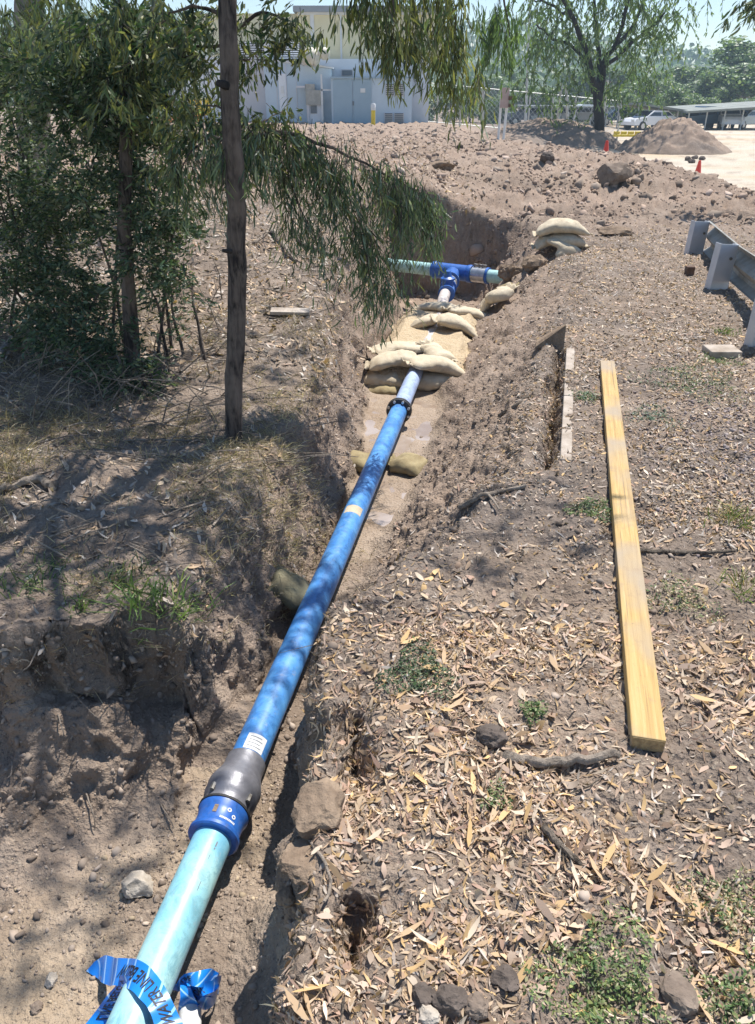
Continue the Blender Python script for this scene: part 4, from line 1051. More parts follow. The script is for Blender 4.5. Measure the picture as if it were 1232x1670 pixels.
# low right branch with blue green leaves, across the pit view
def br(pix, Ys, r0, r1, nanch, jit, root=t1r, mat='bark'):
    P = [PY(u, v, Y) for (u, v), Y in zip(pix, Ys)]; Q = limb(root, P, r0, r1, mat, n=14, sides=7, j=.006)
    return along_pts(Q, nanch, jit)
a1 = br([(384, 235), (450, 215), (530, 235), (610, 275), (680, 310)], [3.95, 4.1, 4.3, 4.5, 4.6], .014, .003, 150, .07)
a1 += br([(460, 216), (520, 250), (565, 320), (600, 400)], [4.12, 4.2, 4.3, 4.3], .006, .002, 130, .05)
a1 += br([(640, 290), (655, 350), (640, 420), (625, 480)], [4.55, 4.5, 4.4, 4.4], .005, .002, 60, .05)
a1 += br([(560, 310), (590, 360), (600, 430), (610, 470)], [4.3, 4.3, 4.3, 4.3], .004, .002, 45, .05)
a1 += br([(690, 320), (705, 350), (710, 380)], [4.7, 4.7, 4.7], .004, .002, 30, .04)
a1 += br([(500, 226), (470, 270), (490, 340), (520, 400)], [4.2, 4.15, 4.1, 4.1], .006, .002, 60, .05)
a1 += br([(610, 275), (650, 300), (700, 320)], [4.5, 4.6, 4.7], .004, .002, 55, .04)
a1 += br([(384, 260), (392, 215), (400, 200), (420, 230)], [3.9, 3.75, 3.7, 3.7], .005, .002, 34, .05)
a1 += br([(384, 270), (375, 230), (365, 225), (350, 260)], [3.9, 3.78, 3.72, 3.7], .005, .002, 30, .05)
a1 += br([(384, 250), (350, 225), (310, 250), (290, 290)], [3.95, 3.9, 3.9, 3.9], .008, .002, 55, .06)
hang_leaves('foliage', a1, 10, (.04, .095), (.005, .0095), GREEN_BLUE+GREEN_DULL+[(.24, .29, .22), (.28, .32, .24), (.20, .25, .13)], t1r, 1.0, .35, twig=(.08, .30), tw=.0016)
a2 = br([(470, -300), (560, -160), (640, -80), (720, -60)], [3.9, 4.3, 4.6, 4.8], .02, .006, 35, .08)
a2 += br([(600, -120), (605, -60), (595, -20), (590, 10)], [4.5, 4.5, 4.5, 4.5], .007, .002, 34, .06)
a2 += br([(660, -80), (670, 0), (680, 50), (690, 60)], [4.6, 4.6, 4.6, 4.6], .007, .002, 46, .08)
a2 += br([(720, -60), (735, 0), (745, 60), (755, 125)], [4.8, 4.8, 4.8, 4.8], .006, .002, 70, .06)
a2 += br([(640, -80), (640, 0), (640, 70), (645, 60)], [4.6, 4.5, 4.5, 4.5], .006, .002, 32, .05)
hang_leaves('foliage', a2, 15, (.045, .095), (.006, .012), GREEN_DULL+OLIVE, t1r, 1.1, .3, twig=(.08, .28), tw=.0018)
a3 = br([(372, 60), (420, 20), (460, 30), (490, 50)], [3.95, 3.9, 3.9, 3.9], .010, .002, 40, .06)
a3 += br([(374, 110), (410, 90), (430, 110)], [3.95, 3.95, 3.95], .006, .002, 14, .04)
a3 += br([(372, 30), (320, 10), (280, 20), (250, 50)], [3.95, 3.95, 4.0, 4.0], .010, .002, 50, .08)
a3 += br([(372, 80), (330, 75), (300, 90), (270, 70)], [3.95, 4.0, 4.0, 4.0], .008, .002, 30, .07)
a3 += br([(386, 240), (420, 205), (462, 182)], [3.95, 4.05, 4.15], .007, .002, 34, .05)
a3 += br([(384, 200), (350, 175), (315, 170)], [3.95, 4.05, 4.15], .007, .002, 36, .07)
a3 += br([(384, 215), (345, 215), (300, 235), (290, 300)], [3.95, 4.05, 4.15, 4.2], .007, .002, 40, .07)
hang_leaves('foliage', a3, 13, (.03, .065), (.008, .014), GREEN_DARK+OLIVE, t1r, .6, .6, twig=(.05, .18), tw=.0016)
# crown overhead, above the view: unseen limbs placed so their leaves dapple the trench
def crown_over(root, base, specs, per, mat='foliage', cols=GREEN_DULL, Lr=(.07, .14), Wr=(.014, .026)):
    A_l = []
    for (tip, r, na, jit) in specs:
        tip = Vector(tip); mid = Vector(base).lerp(tip, .5)+Vector((0, 0, .35)); Q = limb(root, [Vector(base), mid, tip], r, r*.25, n=9, sides=7)
        A_l += along_pts(Q[3:], na, jit)
    return hang_leaves('crown', A_l, per, Lr, Wr, cols, root, .8, .6, twig=(.12, .45), tw=.002)
top1 = T1[-1]
crown_over(t1r, top1, [((-.3, 3.6, 3.9), .03, 26, .22), ((.5, 3.4, 4.0), .03, 26, .22), ((-1.2, 3.6, 4.0), .03, 26, .26), ((.95, 4.6, 4.2), .03, 34, .22),
                       ((-1.6, 5.0, 4.2), .03, 34, .3), ((.0, 5.4, 4.6), .03, 26, .3), ((-.9, 4.4, 4.8), .03, 30, .3), ((-.1, 6.2, 4.2), .02, 22, .25), ((.7, 7.0, 4.4), .02, 24, .3), ((.2, 7.6, 4.6), .02, 20, .3), ((1.85, 4.4, 4.1), .025, 34, .26), ((1.35, 4.9, 4.2), .02, 22, .22), ((.1, 4.3, 4.1), .025, 28, .2)], 16)

# 2: thin trunk inside the dark bush
b2 = G(216, 600); t2r = empty('young_tree', (0, 0, 0), 0, 'slim dark young tree inside the dense green thicket at the left', 'tree')
T2 = [b2+Vector((0, 0, -.1)), PY(212, 520, b2.y), PY(205, 350, b2.y), PY(207, 180, b2.y+.05), PY(200, 40, b2.y), PY(190, -200, b2.y), PY(180, -500, b2.y+.2)]
MB().tube(limb_pts(T2, 30, .005), list(np.linspace(.048, .02, 30)), 12, jit=.08).build('trunk', M['bark'], t2r, True)
def blob_anch(u, v, Y, ru, rv, ry, n):
    out = []; c = PY(u, v, Y); dpt = Y*cp + (CAMZ-c.z)*sp
    for i in range(n):
        g = np.clip(np.random.normal(0, .5, 3), -1.2, 1.2)
        out.append(Vector((c.x+g[0]*ru*dpt/F, Y+g[1]*ry, c.z+g[2]*rv*dpt/F)))
    return out
np.random.seed(5)
aa = []
for (u, v, Y, ru, rv, ry, n) in ((170, 110, 4.8, 120, 70, .4, 130), (120, 150, 4.9, 90, 60, .4, 90), (210, 60, 4.7, 110, 60, .4, 100), (180, 170, 4.7, 110, 50, .3, 60)):
    aa += blob_anch(u, v, Y, ru, rv, ry, n)
hang_leaves('crown', aa, 26, (.025, .058), (.009, .017), GREEN_DARK+GREEN_DARK+GREEN_DULL[:2], t2r, .35, .9, twig=(.06, .22), tw=.002)
aa = []
for (u, v, Y, ru, rv, ry, n) in ((70, 20, 5.2, 110, 60, .4, 50), (230, 30, 4.6, 90, 45, .4, 60), (250, 120, 4.6, 70, 60, .4, 35), (270, 190, 4.5, 60, 50, .3, 25)):
    aa += blob_anch(u, v, Y, ru, rv, ry, n)
hang_leaves('foliage', aa, 14, (.04, .09), (.008, .014), OLIVE+GREEN_DULL, t2r, .9, .5, twig=(.06, .2), tw=.0018)
crown_over(t2r, T2[-1], [((-1.9, 4.0, 3.8), .03, 28, .3), ((-2.6, 4.8, 3.9), .03, 34, .3), ((-1.2, 5.6, 4.4), .03, 60, .35), ((-2.2, 6.0, 4.6), .03, 80, .4), ((-3.0, 5.6, 4.0), .03, 70, .4), ((-.9, 6.6, 4.8), .03, 60, .4)], 16)

# bushes below it: three rounded masses one can tell apart
def bush(label, blobs, cols, per=27, Lr=(.022, .052), Wr=(.008, .015), group=None, droop=.2):
    c = PY(blobs[0][0], blobs[0][1], blobs[0][2]); g = Vector((c.x, c.y, gz(c.x, c.y)))
    root = empty('bush', (0, 0, 0), 0, label, 'bush', group); aa = []
    for b in blobs: aa += blob_anch(*b[:-1], int(b[-1]*1.1))
    aa = [a if a.z > gz(a.x, a.y)+.04 else Vector((a.x, a.y, gz(a.x, a.y)+.04+random.random()*.15)) for a in aa]
    hang_leaves('foliage', aa, per, Lr, Wr, cols, root, droop, .9, twig=(.05, .2), tw=.002)
    for k in range(4):
        e = aa[random.randrange(len(aa))]; s = g+Vector((random.gauss(0, .12), random.gauss(0, .08), -.02))
        limb(root, [s, s.lerp(e, .5)+Vector((random.gauss(0, .05), 0, .08)), e], .012, .004, name='stem', n=7, sides=6)
    return root
bush('dense dark green bush at the left, its crown reaching the picture edge', [(60, 330, 5.3, 110, 80, .35, 150), (140, 300, 5.2, 90, 70, .35, 110), (60, 420, 5.1, 70, 70, .3, 70)], GREEN_DARK)
bush('grey green leafy bush around the slim dark trunk', [(210, 300, 4.9, 80, 90, .3, 120), (235, 400, 4.7, 60, 80, .25, 80), (200, 210, 4.9, 80, 50, .3, 60)], GREEN_DARK+GREEN_BLUE)
bush('low dark bush sprawling at the foot of the left thicket', [(120, 480, 4.9, 80, 60, .25, 110), (80, 540, 4.7, 70, 50, .2, 60), (170, 560, 4.6, 60, 40, .2, 40)], GREEN_BLUE+GREEN_DARK)
bush('small dark green shrub below the slim trunk', [(200, 640, 4.35, 60, 28, .14, 60)], GREEN_DARK, 18)
bush('dark leafy bush filling the gap between the slim trunk and the brown trunk', [(280, 440, 4.9, 45, 80, .25, 60), (270, 330, 5.0, 50, 60, .25, 60)], GREEN_DARK+GREEN_BLUE, 16)
bush('tall dark bush at the very left edge of the view', [(10, 250, 5.4, 60, 130, .3, 110), (20, 460, 5.2, 60, 80, .25, 70), (5, 120, 5.4, 60, 60, .3, 60)], GREEN_DARK)

# 3: grey trunk far left
t3 = empty('pale_gum_tree', (0, 0, 0), 0, 'grey trunked gum tree at the top left behind the dark bush', 'tree')
P3_ = [PY(58, 330, 8.5), PY(52, 150, 8.5), PY(50, 60, 8.5), PY(48, -200, 8.6)]; P3_[0].z = gz(P3_[0].x, P3_[0].y)-.1
MB().tube(limb_pts(P3_, 20, .01), list(np.linspace(.17, .12, 20)), 14, jit=.05).build('trunk', M['bark_grey'], t3, True)
aa = []
for b in ((60, 40, 8.3, 90, 50, .8, 70), (20, 110, 8.0, 60, 60, .6, 50), (230, 90, 9, 80, 60, .8, 60), (160, 40, 8.6, 90, 50, .8, 70)): aa += blob_anch(*b)
hang_leaves('crown', aa, 16, (.08, .16), (.012, .022), [(.15, .19, .11), (.19, .22, .12), (.11, .15, .09)], t3, .9, .5, twig=(.15, .5), tw=.003)
crown_over(t3, P3_[-1], [((-4.5, 7.5, 5.2), .05, 60, .5), ((-3.0, 7.6, 5.4), .05, 60, .5), ((-2.2, 8.8, 5.6), .05, 60, .5)], 14)

# 4: dark tree in the middle distance
t4b = PY(976, 242, 41.0); t4b.z = gz(t4b.x, t4b.y)-.15
t4 = empty('dark_trunk_tree', (0, 0, 0), 0, 'black trunked tree with feathery light green foliage beside the dirt heap', 'tree')
Yt = 41.0
def py4(u, v, dy=0): return PY(u, v, Yt+dy)
Q = limb_pts([t4b, py4(977, 205), py4(976, 165), py4(972, 135)], 14, .02)
MB().tube(Q, [.46, .30, .26, .25, .24, .24, .24, .235, .23, .23, .22, .21, .20, .18], 16, jit=.06).build('trunk', M['bark_dark'], t4, True)
def l4(pp, dy, r0, r1):
    return limb(t4, [py4(u, v, dy*i/(len(pp)-1)) for i, (u, v) in enumerate(pp)], r0, r1, 'bark_dark', n=12, sides=9, j=.04)
L4 = [l4([(970, 150), (958, 95), (935, 30), (905, -40)], -1.5, .17, .06), l4([(978, 160), (985, 105), (1005, 75), (1040, 30), (1060, -30)], .5, .16, .05),
      l4([(975, 150), (978, 90), (970, 20), (965, -80)], 1.5, .13, .05), l4([(1000, 80), (1020, 20), (1025, -50)], -1, .12, .05), l4([(985, 110), (1010, 90), (1050, 55), (1085, 20)], 0, .10, .04),
      l4([(965, 120), (940, 80), (900, 60), (875, 40)], -1, .10, .03), l4([(935, 30), (900, 10), (870, 0)], 1, .08, .03)]
aa = []
for (u, v, ru, rv, n) in ((905, 40, 70, 50, 75), (880, 110, 45, 60, 50), (1070, 40, 75, 50, 80), (1095, 0, 50, 40, 45), (970, 0, 120, 50, 110), (1040, 110, 50, 45, 45), (915, 140, 50, 40, 40),
                          (900, 195, 40, 30, 20), (1030, 150, 45, 35, 30), (1000, -80, 140, 60, 120), (1060, -60, 100, 60, 60), (890, -60, 90, 50, 60), (950, 90, 40, 50, 35)):
    aa += blob_anch(u, v, Yt, ru, rv, 2.0, n)
aa += [Vector(q)+Vector((random.gauss(0, .45), random.gauss(0, .45), random.gauss(0, .4))) for Ql in L4 for q in Ql[4:] for _ in range(4)]
hang_leaves('crown', aa, 17, (.12, .27), (.035, .06), [(.13, .21, .07), (.18, .27, .10), (.10, .17, .06), (.22, .29, .10)], t4, .9, .6, twig=(.3, 1.15), tw=.010, twm='bark_dark')
# 5: branch of a gum outside the right edge
t5 = empty('right_gum_tree', (0, 0, 0), 0, 'gum tree outside the right edge, its dark leaf tips showing in the top corner', 'tree')
g5 = gz(9.2, 12.5)
limb(t5, [Vector((9.2, 12.5, g5-.1)), Vector((9.1, 12.5, 2)), Vector((8.8, 12.4, 4.5))], .2, .1, name='trunk', n=10)
limb(t5, [Vector((8.8, 12.4, 4.3)), Vector((7.6, 12.3, 4.2)), PY(1222, -20, 12.2)], .06, .012, n=9)
hang_leaves('crown', blob_anch(1236, -5, 12.2, 36, 28, .3, 26)+[Vector((8.2+random.gauss(0, .6), 12.4+random.gauss(0, .6), 4.6+random.gauss(0, .5))) for _ in range(60)], 14, (.08, .17), (.02, .035), GREEN_DARK, t5, .8, .6, twig=(.1, .4))

# hanging wisps at the top between the trees (a second spray of the near gum)
a6 = []
for (u, v, ru, rv, n) in ((815, 0, 35, 20, 14), (830, 40, 25, 40, 12), (800, 20, 30, 30, 8)): a6 += blob_anch(u, v, 9, ru, rv, .3, n)
t6 = empty('gum_branch', (0, 0, 0), 0, 'wispy pale green gum spray hanging at the top right of the big leaf curtain', 'branch')
limb(t6, [PY(700, -260, 8.6), PY(780, -90, 8.8), PY(820, -20, 9), PY(832, 60, 9)], .03, .004, n=10)
hang_leaves('foliage', a6, 18, (.08, .15), (.012, .02), [(.15, .22, .09), (.11, .18, .07)], t6, 1.3, .3, twig=(.2, .6), tw=.003)

# ------------------------------------------------------------------ building behind the dirt
Yb = 42.0
bl = empty('site_building', PY(560, 203, Yb), 0, 'pale cream and grey industrial building at the end of the trench', 'building')
OB = bl.location.copy()
def rbox(u0, v0, u1, v1, Y, dep, name, mat, parent=bl, bev=0):
    a = PY(u0, v1, Y); b = PY(u1, v0, Y); vm = (v0+v1)/2
    xa, xb = PY(u0, vm, Y).x, PY(u1, vm, Y).x; o = Vector(parent.location) if parent is bl else OB
    mb = MB().box((xa-OB.x, Y-OB.y, a.z-OB.z), (xb-OB.x, Y+dep-OB.y, b.z-OB.z), bev=bev)
    return mb.build(name, M[mat], parent)
rbox(486, 20, 726, 96, Yb+2.0, 6, 'upper_wall', 'cream')
rbox(300, 22, 486, 92, Yb+2.4, 6, 'upper_wall', 'cream')['label'] = 'upper wall behind the louvres'
rbox(478, 9, 732, 19, Yb+1.7, 6.5, 'roof_edge', 'roofgrey')
rbox(486, 19, 726, 24, Yb+1.9, .09, 'fascia', 'trim')
rbox(507, 24, 513, 96, Yb+1.93, .07, 'downpipe', 'trim')
rbox(555, 24, 558, 96, Yb+1.95, .05, 'panel_joint', 'trim')
rbox(430, 96, 700, 205, Yb+1.6, 6, 'lower_wall', 'palewall')
rbox(230, 92, 392, 210, Yb+1.3, 6, 'left_wall', 'palewall')
rbox(392, 97, 452, 206, Yb+.9, 6, 'annex_wall', 'greywall')
# pale annex with a gently falling roof edge
mb = MB(); xs = [PY(432, 150, Yb).x-OB.x, PY(541, 150, Yb).x-OB.x]; z0 = PY(500, 208, Yb).z-OB.z
za, zb_ = PY(450, 96, Yb).z-OB.z, PY(545, 112, Yb).z-OB.z; ya, yb = Yb+.2-OB.y, Yb+1.5-OB.y
mb.add([(xs[0], ya, z0), (xs[1], ya, z0), (xs[1], ya, zb_), (xs[0], ya, za), (xs[0], yb, z0), (xs[1], yb, z0), (xs[1], yb, zb_), (xs[0], yb, za)],
       [(0, 1, 2, 3), (1, 5, 6, 2), (5, 4, 7, 6), (4, 0, 3, 7), (3, 2, 6, 7)]); mb.build('annex', M['bluewall'], bl)
mb = MB().add([(xs[0]-.1, ya-.08, za), (xs[1]+.1, ya-.08, zb_), (xs[1]+.1, yb, zb_), (xs[0]-.1, yb, za), (xs[0]-.1, ya-.08, za+.07), (xs[1]+.1, ya-.08, zb_+.07), (xs[1]+.1, yb, zb_+.07), (xs[0]-.1, yb, za+.07)],
       [(0, 3, 2, 1), (4, 5, 6, 7), (0, 1, 5, 4), (1, 2, 6, 5), (2, 3, 7, 6), (3, 0, 4, 7)]); mb.build('annex_roof', M['trim'], bl)
for i in range(3): rbox(452+i*16, 102+i*2, 452.8+i*16, 204, Yb+.17, .03, 'panel_joint', 'greywall')
rbox(456, 120, 468, 200, Yb+.15, .05, 'door', 'palewall')
rbox(459, 140, 463, 152, Yb+.11, .04, 'notice', 'trim')
# louvre bank: frame and separate blades
rbox(392, 68, 490, 97, Yb+1.0, .5, 'louvre_frame', 'darkin')
for i in range(8): rbox(390, 68.5+i*3.6, 430, 70.4+i*3.6, Yb+.85, .15, 'louvre_blade', 'palewall')
for i in range(8): rbox(440, 68.5+i*3.6, 488, 70.4+i*3.6, Yb+.85, .15, 'louvre_blade', 'palewall')
rbox(431, 62, 438, 98, Yb+.8, .2, 'louvre_post', 'trim')
# hood and duct
hp = PY(505, 88, Yb-.2)-OB
MB().lathe(hp+Vector((.05, 0, -.45)), (0, 0, 1), [(0, .34), (.1, .42), (.3, .46), (.5, .42), (.66, .28), (.72, .1)], 20).build('vent_hood', M['duct'], bl, True)
MB().lathe(hp+Vector((.35, 0, .05)), (1, 0, -.12), [(0, .22), (.25, .22), (.27, .27), (.55, .25), (.6, .14)], 18).build('vent_spout', M['duct'], bl, True)
win = rbox(557, 113, 576, 124, Yb+1.5, .12, 'window_frame', 'greywall'); rbox(558.5, 114.5, 574.5, 122.5, Yb+1.45, .08, 'pane', 'louvre', bl)
# meter box and white pipework
rbox(499, 147, 525, 171, Yb-.35, .5, 'meter_box', 'boxgrey'); rbox(498, 137, 513, 149, Yb-.3, .4, 'meter_cabinet', 'boxgrey')
rbox(501, 171, 505, 204, Yb-.3, .15, 'cabinet_leg', 'greywall'); rbox(505, 171, 525, 204, Yb-.2, .3, 'switch_box', 'palewall')
rbox(507, 172, 517, 185, Yb-.24, .06, 'switch_panel', 'louvre')
rbox(524, 121, 527, 206, Yb-.5, .08, 'vent_pipe', 'trim'); rbox(524, 145.5, 545, 148, Yb-.5, .06, 'vent_pipe', 'trim')
rbox(484, 140, 499, 143, Yb-.3, .3, 'shelf', 'greywall')
# grey-blue kiosk: a building of its own
ks = empty('electrical_kiosk', PY(605, 205, Yb-1), 0, 'grey blue flat roofed electrical kiosk with double doors before the building', 'kiosk'); 
def kbox(*a, **k):
    o = rbox(*a, parent=bl, **k); o.parent = ks; o.data.transform(Matrix.Translation(OB-ks.location)); return o
Yk = Yb-1.0
kbox(541, 128, 672, 208, Yk, 1.6, 'cabinet', 'bluewall'); kbox(539, 125, 674, 128, Yk-.1, 1.8, 'roof', 'bluedoor')
kbox(544, 130, 575, 202, Yk-.05, .06, 'door', 'bluedoor')['label'] = 'left grey blue door'
kbox(576.5, 130, 606, 202, Yk-.05, .06, 'door', 'bluedoor')['label'] = 'right grey blue door'
kbox(575.5, 165, 577.5, 172, Yk-.10, .06, 'handle', 'louvre'); kbox(588, 144, 596, 151, Yk-.07, .025, 'warning_sign', 'trim')
for (u0, v0, u1, v1) in ((629, 136, 643, 156), (645, 136, 659, 156), (627, 184, 641, 204), (643, 184, 659, 204)):
    kbox(u0, v0, u1, v1, Yk-.05, .06, 'vent_frame', 'greywall')
    for i in range(6):
        h = (v1-v0)/6; kbox(u0+1, v0+i*h+.7, u1-1, v0+i*h+h*.75, Yk-.10, .06, 'vent_slat', 'louvre')
# posts before the kiosk
def post(label, u, v0, v1, Y, r, mat, name='post', cat='post', cap=None, tilt=0, group=None):
    b = PY(u, v1, Y); t = PY(u+tilt, v0, Y); b.z = min(b.z, gz(b.x, b.y)) - .1
    root = empty(name, b, 0, label, cat, group)
    MB().tube([Vector((0, 0, 0)), t-b], r, 10).build('shaft', M[mat], root, True)
    if cap: MB().lathe(t-b, (0, 0, 1), [(-.22, r*1.05), (-.02, r*1.15), (.03, r*.8)], 12).build('cap', M[cap], root, True)
    return root
post('slim yellow post with pale cap before the kiosk doors', 609, 170, 206, 36, .09, 'yellow', cap='trim')
post('tall thin light mast rising through the tree line', 860, -40, 175, 62, .09, 'fence', name='light_mast', cat='mast', tilt=7)

# chain-link fence: posts, rails, wires
def fence(label, u0, u1, vtop, Y, n, mat='fence', hgt=2.1, name='wire_fence'):
    a = PY(u0, 200, Y); b = PY(u1, 200, Y); a.z = gz(a.x, a.y)-.05; b.z = gz(b.x, b.y)-.05
    root = empty(name, a, 0, label, 'fence'); d = b-a
    for i in range(n+1):
        q = d*(i/n); MB().tube([q, q+Vector((0, 0, hgt+.05))], .045, 8).build('fence_post', M[mat], root, True)
    for z in (.15, hgt): MB().tube([Vector((0, 0, z)), d+Vector((0, 0, z))], .022, 6).build('rail', M[mat], root)
    L = math.hypot(d.x, d.y); k = int(L/.28); mb = MB(); w = .006
    for i in range(-8, k):
        for sgn in (1, -1):
            s0 = i*.28; s1_ = s0+hgt-.15
            c0_, c1_ = max(s0, 0), min(s1_, L)
            if c1_ <= c0_: continue
            za_, zb2 = .15+(c0_-s0), .15+(c1_-s0)
            if sgn < 0: za_, zb2 = hgt+.15-za_, hgt+.15-zb2
            P = lambda s, z: d*(s/L)+Vector((0, 0, z))
            A1, B1 = P(c0_, za_), P(c1_, zb2)
            mb.add([A1+Vector((0, 0, -w)), B1+Vector((0, 0, -w)), B1+Vector((0, .01, w)), A1+Vector((0, .01, w))], [(0, 1, 2, 3)])
    tag(mb.build('wire_mesh', M[mat], root), kind='stuff'); return root
fence('chain link fence between the kiosk and the dark tree', 676, 1010, 150, 50, 9)
# tall pale posts of an unfinished barrier left of the tree
gpst = 'tall thin pale posts left of the dark tree'
for k, (u, v0, v1, lab) in enumerate(((787, 132, 215, 'pale thin post left of the board on stakes'), (908, 135, 212, 'leaning thin pale post just left of the dark tree'), (930, 140, 212, 'second thin pale post near the dark tree'), (985, 130, 190, 'pale thin post close to the right of the dark trunk'))):
    post(lab, u, v0, v1, 46, .07, 'fence', group=gpst, tilt=(2, 8, -6, 6)[k])
# board on two stakes at the crest
sr = empty('board_on_stakes', PY(820, 236, 21), 0, 'faded pinkish board fixed to two thin white stakes on the dirt crest', 'sign')
o0 = sr.location.copy()
for (ua, ub) in ((812, 819), (820, 830)):
    MB().tube([PY(ua, 240, 21)-o0, PY(ub, 143, 21.1)-o0], .03, 6).build('stake', M['trim'], sr)
p0, p1 = PY(815, 176, 21.0)-o0, PY(831, 143, 21.0)-o0
MB().box((p0.x, -.06, p0.z), (p1.x, -.03, p1.z), bev=.004).build('board', M['board'], sr)
for zz in (160, 172): q = PY(829, zz, 21.0)-o0; MB().box((q.x, -.1, q.z-.04), (q.x+.12, -.03, q.z+.04)).build('bracket', M['stake'], sr)
# barriers
def strip(label, u0, u1, v0, v1, Y, mat, name='barrier', segs=6, group=None):
    a, b = PY(u0, v1, Y), PY(u1, v1, Y); h = PY(u0, v0, Y).z-a.z; root = empty(name, a, 0, label, 'barrier', group)
    for i in range(segs):
        x0, x1 = (b.x-a.x)*i/segs, (b.x-a.x)*(i+1)/segs-.03
        MB().box((x0, -.18, 0), (x1, .18, h*.45), bev=.03).box((x0+.02, -.09, h*.45+.001), (x1-.02, .09, h), bev=.03).build('barrier_block', M[mat], root)
    return root
b_ = strip('low yellow plastic barrier on the ground right of the dark tree', 1000, 1046, 214, 223, 50, 'yellow', segs=4)
strip('orange plastic barrier strip seen through the left leaves', 244, 330, 188, 200, 38, 'orange', segs=8)
strip('yellow green safety barrier behind the brown trunk', 296, 345, 160, 188, 39, 'yellow', segs=4)

# ------------------------------------------------------------------ carports and cars
def carport(label, u0, u1, vl, vr, Y, dep, th=.16, posts=5, tilt=0):
    a, b = PY(u0, vl, Y), PY(u1, vr, Y); g = gz(a.x, a.y); root = empty('carport', (a.x, a.y, g), 0, label, 'carport', 'open carports in the yard')
    o0 = root.location.copy(); A, B = a-o0, b-o0; nb = 8
    for i in range(nb):
        s0, s1_ = i/nb, (i+1)/nb-.004; P0, P1 = A.lerp(B, s0), A.lerp(B, s1_)
        MB().add([P0, P1, P1+Vector((0, dep, tilt)), P0+Vector((0, dep, tilt)), P0+Vector((0, 0, th)), P1+Vector((0, 0, th)), P1+Vector((0, dep, tilt+th)), P0+Vector((0, dep, tilt+th))],
                 [(0, 3, 2, 1), (4, 5, 6, 7), (0, 1, 5, 4), (1, 2, 6, 5), (2, 3, 7, 6), (3, 0, 4, 7)]).build('roof_panel', M['carportroof'], root)
    for i in range(posts):
        s = (i+.3)/posts; q = A.lerp(B, s)
        for yy_ in (.6, dep-.6):
            MB().tube([Vector((q.x, yy_, -.1)), Vector((q.x, yy_, q.z))], .06, 8).build('carport_post', M['fence'], root)
    return root
carport('carport with the falling roof left of its neighbour, behind the dirt heap', 1042, 1122, 171, 183, 70, 7, tilt=-.1)
carport('long flat carport at the right edge over the parked cars', 1120, 1300, 185, 174, 69, 7, posts=6, tilt=.2)
carport('distant carport behind the dark tree', 858, 1012, 176, 177, 78, 7, posts=6)

